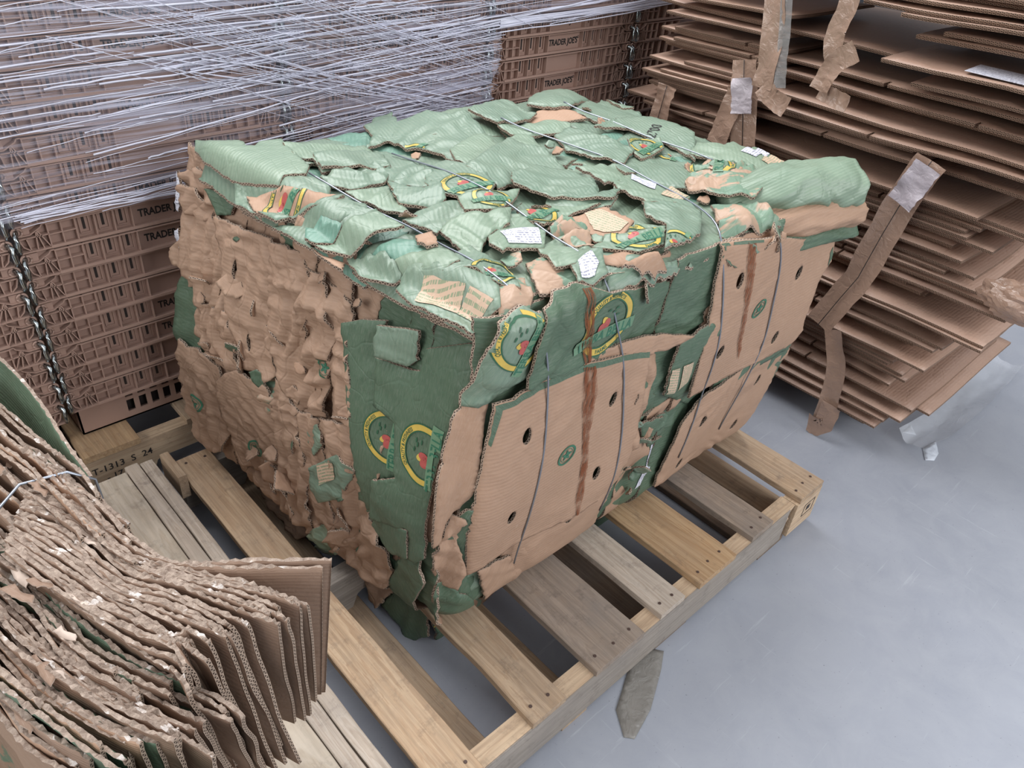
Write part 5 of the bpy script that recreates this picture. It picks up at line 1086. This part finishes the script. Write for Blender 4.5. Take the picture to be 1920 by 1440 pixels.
FEAT = ['lowest sheet of the right-hand pile, resting nearest the floor', 'second sheet from the floor in the right-hand pile', 'wide thin sheet just above the floor group in the right-hand pile', 'sheet with a bare corner above the bottom group of the pile', 'broad sheet jutting out low at the near end of the pile',
 'recessed dark sheet in the hollow low in the pile', 'recessed sheet above the hollow low in the pile', 'protruding pale sheet right above the dark hollow of the pile', 'narrow pale strip lying on the lower protruding sheet of the pile', 'sheet tucked under the widest pale one in the pile',
 'lower sheet of the widest pale pair, with taped edge', 'widest pale sheet at mid height of the pile, crossed by the long tape', 'dark-edged sheet directly over the widest pale sheet', 'sheet under the crumpled tape at the near end of the pile', 'mid-height sheet with torn ragged front edge',
 'thin sheet over the ragged one at mid height', 'brown sheet with square near corner above mid height', 'sheet ending behind the corner of the brown mid-height one', 'sheet with curled liner at its near end', 'long pale folded sheet whose fold faces the bulging bale corner',
 'folded sheet edge ending in a notch, upper of two', 'folded sheet edge ending in a notch, lower of two', 'long sheet with torn tape mark, running out of view on the right', 'long scored sheet above the one with torn tape mark', 'dark sheet behind the twisted tape',
 'dark sheet above the twisted tape', 'bright rounded-edge flap at upper right of the pile', 'tan sheet carrying the white shipping label', 'sheet resting above the white-labelled sheet', 'short-flapped sheet near the top right of the pile',
 'frayed double sheet near the top right of the pile', 'thin sheet near the upper right edge of the pile', 'topmost sheet at the upper right of the pile', 'lowest left corner sheet of the pile, behind the short tape', 'sheet beneath the taped corner at the pile far left',
 'taped corner sheet at the far left of the pile', 'pale-cornered sheet touching the tall tape at far left', 'double sheet whose tip meets the crates', 'upper sheet of the double one meeting the crates', 'upper left sheet with open flutes along its front edge', 'topmost sheet at the left end of the pile']
ent = []
for i, (X, ya, za, yb, zb) in enumerate(PILE):
    s = .35 * (za - zb) / (ya - yb); ent.append([zb - s * (yb + .2), zb + s * (1.05 - yb), X, ya, yb, i])      # height at y=-0.2 and at y=1.05
ent.sort(key=lambda e: e[0] + e[1])
for k in range(len(ent)):
    lo = (.064, .064) if not k else (ent[k - 1][0] + .0098, ent[k - 1][1] + .0098)
    ent[k][0] = max(ent[k][0], lo[0]); ent[k][1] = max(ent[k][1], lo[1])
rp_ = random.Random(3); full = []
for k, e in enumerate(ent):
    if k:
        p = ent[k - 1]; m = int(min(e[0] - p[0], e[1] - p[1]) / .0108) - 1
        for j in range(1, m + 1):
            f = j / (m + 1); full.append([p[0] + (e[0] - p[0]) * f, p[1] + (e[1] - p[1]) * f, (1.60 + rp_.uniform(0, .03) if rp_.random() < .22 and not .17 < e[0] < .33 else (1.645 if e[0] < .7 else 1.61) + rp_.uniform(-.01, .05)) + (.04 if .17 < e[0] < .33 else 0), 1.03 + rp_.uniform(-.03, .03), rp_.uniform(.02, .12) if e[0] < .75 else rp_.uniform(-.2, -.18), None])
    full.append(e)
for j in range(14): e = full[-1]; full.append([e[0] + .0115, e[1] + .0125, 1.57 + rp_.uniform(0, .08), 1.03, -.22, None])
ZPILE = {}
for n_, (z0, z1, X, ya, yb, i) in enumerate(full):
    za = z0 + (z1 - z0) * (ya + .2) / 1.25; zb = z0 + (z1 - z0) * (yb + .2) / 1.25
    if i is not None:
        ZPILE[i] = (X, ya, za, yb, zb); flat_box(X, X + (.62 if ya > 1.0 else .45), ya, za, yb, zb, FEAT[i], None, i + 5)
    else:
        flat_box(X, 2.25, ya, za, yb, zb, 'brown box set back in the dark layers of the right-hand pile, ' + ('lower' if z0 < .5 else 'upper') + ' part', 'recessed flat boxes in the ' + ('lower' if z0 < .5 else 'upper') + ' pile', n_ + 100)
lb_ = empty('shipping_pallet', 'dark low pallet hidden beneath the pile of flattened boxes', 'pallet', (1.72, 0, 0))
for y in (.1, .5, .95):
    mb = MB(); mb.box(.02, .65, y, y + .05, 0, .035); mb.build('runner', M['w_dark'], lb_)
mb = MB(); mb.box(.02, .65, .1, 1.0, .035, .05); mb.build('deck', M['w_dark'], lb_)
# white label lying on a sheet
X, ya, za, yb, zb = ZPILE[27]
mb = MB(); mb.add([(X + .025, .135, 0), (X + .03, .005, 0), (X + .10, .0, 0), (X + .095, .125, 0)], [(0, 1, 2, 3)])
v = [(X + .025, .150), (X + .03, .020), (X + .135, .025), (X + .13, .155)]
zl = lambda y: zb + (za - zb) * (y - yb) / (ya - yb) + .010
me = mesh('shipping_label', [(p[0], p[1], zl(p[1])) for p in v] + [(p[0], p[1], zl(p[1]) - .001) for p in v], [(0, 1, 2, 3), (7, 6, 5, 4), (0, 4, 5, 1), (1, 5, 6, 2), (2, 6, 7, 3), (3, 7, 4, 0)])
uvl = me.uv_layers.new(name='UVMap')
for l in me.loops: c = me.vertices[l.vertex_index].co; uvl.data[l.index].uv = (c.y, c.x)
tag(link('shipping_label', me, None, M['paper_label']), 'white printed shipping label on the tan sheet at upper right', 'label')
# hanging strips of packing tape
def ribbon(pts, width, seed, twist=.16, n=None):
    pts = [Vector(p) for p in pts]; out = []; K = 26
    for k in range(K + 1):
        t = k / K * (len(pts) - 1); i = min(int(t), len(pts) - 2); s = t - i
        p0 = pts[max(i - 1, 0)]; p1 = pts[i]; p2 = pts[i + 1]; p3 = pts[min(i + 2, len(pts) - 1)]
        c = .5 * ((2 * p1) + (-p0 + p2) * s + (2 * p0 - 5 * p1 + 4 * p2 - p3) * s * s + (-p0 + 3 * p1 - 3 * p2 + p3) * s ** 3)
        d = (p2 - p1).normalized(); out.append((c, d, k / K))
    V = []; F = []; m = 8
    for k, (c, d, t) in enumerate(out):
        side = d.cross(Vector((-1, 0, 0))).normalized(); nrm = side.cross(d)
        a = twist * n3(t * 3, seed, .5) * 2; side = Matrix.Rotation(a, 3, d) @ side; nrm = side.cross(d)
        for j in range(m + 1):
            u = j / m - .5; w = width * (1 + .1 * n3(t * 9, seed, u * 2))
            V.append(tuple(c + side * u * w + nrm * (.0022 * n3(t * 14, u * 4, seed) + .003 * u * u * 4)))
    b = len(V); V += [tuple(Vector(v) + Vector((.0006, 0, 0))) for v in V]
    for k in range(len(out) - 1):
        for j in range(m):
            q = (k * (m + 1) + j, k * (m + 1) + j + 1, (k + 1) * (m + 1) + j + 1, (k + 1) * (m + 1) + j); F += [q, tuple(i + b for i in q[::-1])]
    return mesh('packing_tape', V, F, True)
TL = ['tall brown tape strip hanging down from the top of the pile', 'narrow clear tape strip beside the tall brown one', 'folded-up lower end of the tall tape', 'curling brown tape hanging from the top of the pile, its upper length', 'twisted loop of brown tape over the middle sheets', 'flat tail end of the twisted brown tape',
 'wide brown tape with dark centre line behind the bale corner', 'slanting brown tape beside the whitened wide one', 'short brown tape on the far left corner of the pile', 'long slanting brown tape crossing the pile from mid height down', 'brown tape hanging in the dark hollow at the pile foot', 'bent end of tape above the floor at the pile foot']
for i, (pts, w, k) in enumerate(TAPES):
    me = ribbon(pts, w, i * 2.1); me.materials.append(M['tape' if k == 'b' else 'tape_clear'])
    o = link('packing_tape', me); tag(o, TL[i], 'tape')
    if i in (6, 8, 9):       # the seam line where two flaps met
        mb = MB(); mb.tube([tuple(Vector(p) + Vector((-.004, 0, 0))) for p in pts], .0011, 5); mb.build('seam_line', M['crate_dark'], o)
for i, (pts, w) in enumerate(TAPE_WHITE):
    me = ribbon([(p[0] - .012, p[1], p[2]) for p in pts], w, 31 + i); me.materials.append(M['tape_white'])
    tag(link('torn_paper_patch', me), ['whitish torn paper stuck on the wide tape behind the bale corner', 'silvery white upper stretch of the long slanting tape'][i], 'tape')
def ribbon_flat(pts, width, seed):
    V = []; F = []; m = 8; c = []; K = 30; P_ = [Vector(p) for p in pts]
    for k in range(K + 1):
        x = k / K * (len(P_) - 1); i = min(int(x), len(P_) - 2); c.append(P_[i].lerp(P_[i + 1], x - i))
    for k, p in enumerate(c):
        d = (c[min(k + 1, K)] - c[max(k - 1, 0)]).normalized(); s = d.cross(Vector((0, 0, 1))).normalized()
        for j in range(m + 1):
            u = j / m - .5; V.append(tuple(p + s * u * width * (1 + .15 * n3(k * .2, seed, 0)) + Vector((0, 0, .012 + .012 * n3(k * .16, u * 3, seed) + .02 * u * u * 4))))
    b = len(V); V += [(v[0], v[1], v[2] - .0006) for v in V]
    for k in range(K):
        for j in range(m):
            q = (k * (m + 1) + j, k * (m + 1) + j + 1, (k + 1) * (m + 1) + j + 1, (k + 1) * (m + 1) + j); F += [q, tuple(i + b for i in q[::-1])]
    return mesh('film', V, F, True)
# crumpled tape and film at the near end of the pile
def crumple(name, c, sx, sy, sz, mat, seed, label, cat):
    bm = bmesh.new(); bmesh.ops.create_icosphere(bm, subdivisions=4, radius=1)
    for v in bm.verts:
        d = v.co.copy(); r = .85 + .35 * abs(n3(d.x * 1.7 + seed, d.y * 1.7, d.z * 1.7)) + .16 * tri(d.x * 1.3 + d.y * .8 + n3(d.x * 2, d.y * 2, seed)) * .5; v.co = Vector((d.x * sx, d.y * sy, d.z * sz)) * r
    me = bpy.data.meshes.new(name); bm.to_mesh(me); bm.free(); o = link(name, me, None, mat); o.location = c; tag(o, label, cat); return o
crumple('crumpled_tape', (1.60, -.150, .595), .035, .10, .050, M['tape'], 2.0, 'crumpled brown tape wad at the near end of the pile', 'tape')
crumple('plastic_wad', (1.60, -.22, .70), .02, .05, .06, M['clear_film'], 4.0, 'crumpled clear plastic above the brown tape wad', 'plastic wrap')
me = ribbon_flat(FLOORBAND, .10, 77); me.materials.append(M['clear_film'])
tag(link('loose_clear_film', me), 'loop of clear film trailing from the pile to the floor', 'plastic wrap')
def floor_piece(name, poly, mat, label, cat, th=.0012):
    if sum(poly[i][0] * poly[(i + 1) % len(poly)][1] - poly[(i + 1) % len(poly)][0] * poly[i][1] for i in range(len(poly))) < 0: poly = poly[::-1]
    P, T = triangulate([ragged([p[:2] for p in poly], .008, .001, 6.6)], .012, 1.0)
    me = sheet_mesh(name, P, T, lambda p, off: (p[0], p[1], .0022 + .0012 * n3(p[0] * 40, p[1] * 40, 2) + off), th, lambda p: p, [mat] * 3)
    tag(link(name, me), label, cat)
M['tape_old'] = tape_mat('dirty_translucent_tape', (.33, .31, .28), .25, .72)
floor_piece('tape_scrap', FLOORTAPE, M['tape_old'], 'pointed strip of dirty brown tape lying on the concrete by the pallet', 'tape')
for k, pl_ in enumerate(FLOORFILM): floor_piece('film_scrap', pl_, M['shiny_film'], ['shiny rounded scrap of clear film on the floor', 'small shiny film scrap just under the pile'][k], 'plastic wrap')

# ---------------------------------------------------------------- second bale, seen edge-on
b2 = empty('cardboard_bale', 'dark bale of box sheets standing on edge at lower left, fanned open on the right', 'bale', (-.35, .5, .15))
def B2(p): return (p[0] + .35, p[1] - .5, p[2] - .15)
def catmull(pts, n):
    pts = [Vector(p) for p in pts]; out = []
    for k in range(n + 1):
        t = k / n * (len(pts) - 1); i = min(int(t), len(pts) - 2); s = t - i
        p0 = pts[max(i - 1, 0)]; p1 = pts[i]; p2 = pts[i + 1]; p3 = pts[min(i + 2, len(pts) - 1)]
        out.append(.5 * ((2 * p1) + (-p0 + p2) * s + (2 * p0 - 5 * p1 + 4 * p2 - p3) * s * s + (-p0 + 3 * p1 - 3 * p2 + p3) * s ** 3))
    return out
EDGE_TOP = NT('torn_board_top'); 
def torn_mat():
    N = NT('torn_liner_edge'); tc = N.node('ShaderNodeTexCoord'); ob = tc.outputs['Object']
    a = N.ramp(N.noise(ob, 130, 6, .75, .3), [(.30, 0), (.70, 1)])
    c = N.mix(a, (.22, .155, .12), (.62, .50, .41)); w = N.ramp(N.noise(ob, 38, 4), [(.62, 0), (.66, 1)])
    c = N.mix(w, c, (.80, .73, .68)); N.bsdf(c, .75, N.bump(a, .8, .003), .3); return N.m
M['torn'] = torn_mat(); M['pulp'] = simple('torn_paper_pulp', (.55, .45, .38), .8, .2, 0, .3, 60)
def stand_sheet(top, drop, lean, mat, seed, name='board_sheet', nstep=None, thick=.0052, ragamp=.006):
    """board standing on edge: torn upper edge follows 'top', hangs down by 'drop'; lean shifts its foot"""
    L = sum((Vector(top[i + 1]) - Vector(top[i])).length for i in range(len(top) - 1)); n = max(12, int(L / .006))
    c = catmull(top, n); rows = 12; V = []; F = []; mi = []; UV = []
    for side in (0, 1):
        for i, p in enumerate(c):
            d = (c[min(i + 1, n)] - c[max(i - 1, 0)]); d.z = 0; d.normalize(); nn = Vector((-d.y, d.x, 0))
            rz = ragamp * (.6 * n3(i * .2, seed, side * 3.0) + 1.1 * n3(i * 1.3, seed, 2 + side * 4)) 
            fray = .0022 * n3(i * .6, seed + 4, side * 5)
            for r in range(rows + 1):
                t = (r / rows) ** 1.4; bow = .006 * n3(i * .05, r * .3, seed)
                q = p + Vector((lean[0] * t, lean[1] * t, -drop * t)) + nn * (bow + (thick * .5 if side else -thick * .5) + (fray if r == 0 else 0) * (1 if side else -1))
                if r == 0: q.z += rz
                V.append(B2(q))
    m = rows + 1; off = (n + 1) * m; s_l = L / n
    for i in range(n):
        for r in range(rows):
            a, b, c_, d_ = i * m + r, i * m + r + 1, (i + 1) * m + r + 1, (i + 1) * m + r
            F.append((a, b, c_, d_)); mi.append(0); UV.append([(i * s_l, -r * .02), (i * s_l, -(r + 1) * .02), ((i + 1) * s_l, -(r + 1) * .02), ((i + 1) * s_l, -r * .02)])
            F.append((a + off, d_ + off, c_ + off, b + off)); mi.append(0); UV.append([(i * s_l, -r * .02), ((i + 1) * s_l, -r * .02), ((i + 1) * s_l, -(r + 1) * .02), (i * s_l, -(r + 1) * .02)])
        F.append((i * m, (i + 1) * m, (i + 1) * m + off, i * m + off)); mi.append(2); UV.append([(0, 0)] * 4)
        F.append((i * m + rows, i * m + rows + off, (i + 1) * m + rows + off, (i + 1) * m + rows)); mi.append(1); UV.append([(i * s_l, 0), (i * s_l, 1), ((i + 1) * s_l, 1), ((i + 1) * s_l, 0)])
    for i in (0, n):
        for r in range(rows):
            a, b = i * m + r, i * m + r + 1; q = (a, a + off, b + off, b); F.append(q if i else q[::-1]); mi.append(1)
            z0, z1 = drop * (r / rows) ** 1.4, drop * ((r + 1) / rows) ** 1.4; u = [(z0, 0), (z0, 1), (z1, 1), (z1, 0)]; UV.append(u if i else u[::-1])
    me = mesh(name, V, F, mi=mi); me.polygons.foreach_set('use_smooth', [k == 0 for k in mi])
    uvl = me.uv_layers.new(name='UVMap'); data = [x for q in UV for p in q for x in p]; uvl.data.foreach_set('uv', data)
    for mm in (mat, M['edge'], M['torn']): me.materials.append(mm)
    return link(name, me, b2)
for i, (top, bot) in enumerate(FAN):
    lean = (bot[0] - top[-1][0], bot[1] - top[-1][1]); drop = .30
    stand_sheet(top, drop, lean, M['f'], 400 + i * 3.7)
    if i < len(FAN) - 1 and i not in (0, 1, 5, 12):      # inner neighbours, each a little shorter
        nx = FAN[i + 1][0]
        mid = [tuple((Vector(a) * .5 + Vector(b) * .5)) for a, b in zip(top, nx)]; k = 1 - .10 * (1 + math.sin(i * 2.1)) / 2
        e = Vector(mid[-2]).lerp(Vector(mid[-1]), k * .7); mid[-1] = tuple(e)
        stand_sheet(mid, .26, (lean[0] * .8, lean[1] * .8), M['f'], 500 + i * 2.9)
# the tight body of the bale to the left: rows of pinched sheets following the same sweep
def flow(s, t):
    """s across from the far side (0) to the near side (1); t along from the upper left (0) to the right (1); pixel-free plan curve"""
    A = [Vector((-.330, .95)), Vector((-.272, .63)), Vector((-.243, .44)), Vector((-.205, .275))]
    Bc = [Vector((-.640, .72)), Vector((-.505, .42)), Vector((-.435, .15)), Vector((-.33, -.06))]
    c = [A[k].lerp(Bc[k], s) for k in range(4)]
    x = t * 3; i = min(int(x), 2); f = x - i; p0, p1, p2, p3 = c[max(i - 1, 0)], c[i], c[i + 1], c[min(i + 2, 3)]
    return .5 * ((2 * p1) + (-p0 + p2) * f + (2 * p0 - 5 * p1 + 4 * p2 - p3) * f * f + (-p0 + 3 * p1 - 3 * p2 + p3) * f ** 3)
rb = random.Random(21)
for i in range(50):
    s = i / 49; t0 = rb.uniform(-.0, .12) if rb.random() < .5 else rb.uniform(.15, .5); t1 = rb.uniform(.55, .80) if s < .45 else rb.uniform(.6, .98)
    if t1 - t0 < .2: t0 = .1
    zb = .585 + .02 * math.sin(s * 9) + rb.uniform(-.016, .012) + .03 * (t0 < .1) * 0
    top = []
    for k in range(7):
        t = t0 + (t1 - t0) * k / 6; p = flow(s, t); top.append((p.x + .004 * rb.uniform(-1, 1), p.y, zb + .012 * n3(t * 5, s * 9, 3) - .025 * max(0, .25 - t) * 0))
    o = stand_sheet(top, .20, (.004, .01), M[rb.choice(['f', 'f', 'f', 'K', 'D']) if s > .05 else 'f'], 700 + i * 1.9, ragamp=.007)
# rough block of packed board behind and below the standing sheets
def body2():
    n = 40; V = []; F = []; key = {}
    def P_(a, b, c):
        p = flow(.03 + .97 * b, a * .62); z = .152 + c * (.530 - .152)
        if a > .999: z = .152 + c * (.5 - .152)
        return B2((p.x + .006 * n3(p.x * 30, p.y * 30, z * 20), p.y + .006 * n3(p.y * 30, p.x * 30, z * 30 + 5), z + (.012 * n3(p.x * 60, p.y * 60, 1) if c > .99 else 0)))
    def grid(fn):
        for i in range(n):
            for j in range(n):
                ids = []
                for ii, jj in ((i, j), (i + 1, j), (i + 1, j + 1), (i, j + 1)):
                    k = tuple(round(q, 4) for q in fn(ii / n, jj / n))
                    if k not in key: key[k] = len(V); V.append(P_(*k))
                    ids.append(key[k])
                F.append(tuple(ids))
    grid(lambda s, t: (s, t, 1)); grid(lambda s, t: (s, 0, t)); grid(lambda s, t: (s, 1, t)); grid(lambda s, t: (0, s, t)); grid(lambda s, t: (1, s, t)); grid(lambda s, t: (s, t, 0))
    me = mesh('packed_body', V, F); bm = bmesh.new(); bm.from_mesh(me); bmesh.ops.recalc_face_normals(bm, faces=bm.faces); bm.to_mesh(me); bm.free()
    link('packed_body', me, b2, M['core_side'])
body2()
# torn paper tongues between the sheets
for i in range(34):
    s = rb.uniform(.04, .97); t = rb.uniform(.05, .7); p = flow(s, t); sz = rb.uniform(.005, .013); P, T = triangulate([ragged([(-sz * 2.2, -sz * .5), (-sz * .4, -sz * .7), (sz * 1.9, -sz * .3), (sz * 1.1, sz * .5), (-sz * .2, sz * .2), (-sz * 1.5, sz * .6)], .003, .005, i)], .005, i)
    ang = math.atan2((flow(s, min(1, t + .05)) - p).y, (flow(s, min(1, t + .05)) - p).x) + rb.uniform(-.3, .3); tl = rb.uniform(-.5, .5); z0 = .597 + rb.uniform(-.012, .012)
    def fpos(q, off, ang=ang, tl=tl, p=p, z0=z0, i=i):
        x = q[0] * math.cos(ang) - q[1] * math.sin(ang) * math.cos(tl); y = q[0] * math.sin(ang) + q[1] * math.cos(ang) * math.cos(tl)
        return B2((p.x + x, p.y + y, z0 + q[1] * math.sin(tl) + .004 * n3(q[0] * 60, q[1] * 60, i) + off))
    link('torn_scrap', sheet_mesh('torn_scrap', P, T, fpos, .0015, lambda q: q, [M[rb.choice(['f', 'pulp'])], M['pulp'], M['pulp']]), b2)
# large green flap leaning out behind the tie, and the wire itself
gp = [(-.35, 1.14), (-.22, .92), (-.21, .86), (-.235, .84), (-.30, .98), (-.36, 1.10)]
o = stand_sheet([(-.31, 1.06, .615), (-.268, .915, .605), (-.252, .744, .598), (-.250, .545, .585)], .16, (-.055, -.03), M['D'], 991, ragamp=.003); o['label'] = 'green printed flap at the far edge'
mb = MB(); mb.tube([(B2(p)) for p in [(-.47, .43, .598), (-.40, .50, .606), (-.335, .56, .607), (-.275, .552, .603), (-.246, .535, .585), (-.243, .53, .45)]], .0022, 8); mb.build('baling_wire', M['wire'], b2)

# ---------------------------------------------------------------- floor
fl = link('floor', mesh('floor', [(-6, -5, 0), (7, -5, 0), (7, 7, 0), (-6, 7, 0)], [(0, 1, 2, 3)]), None, M['floor']); fl['kind'] = 'structure'
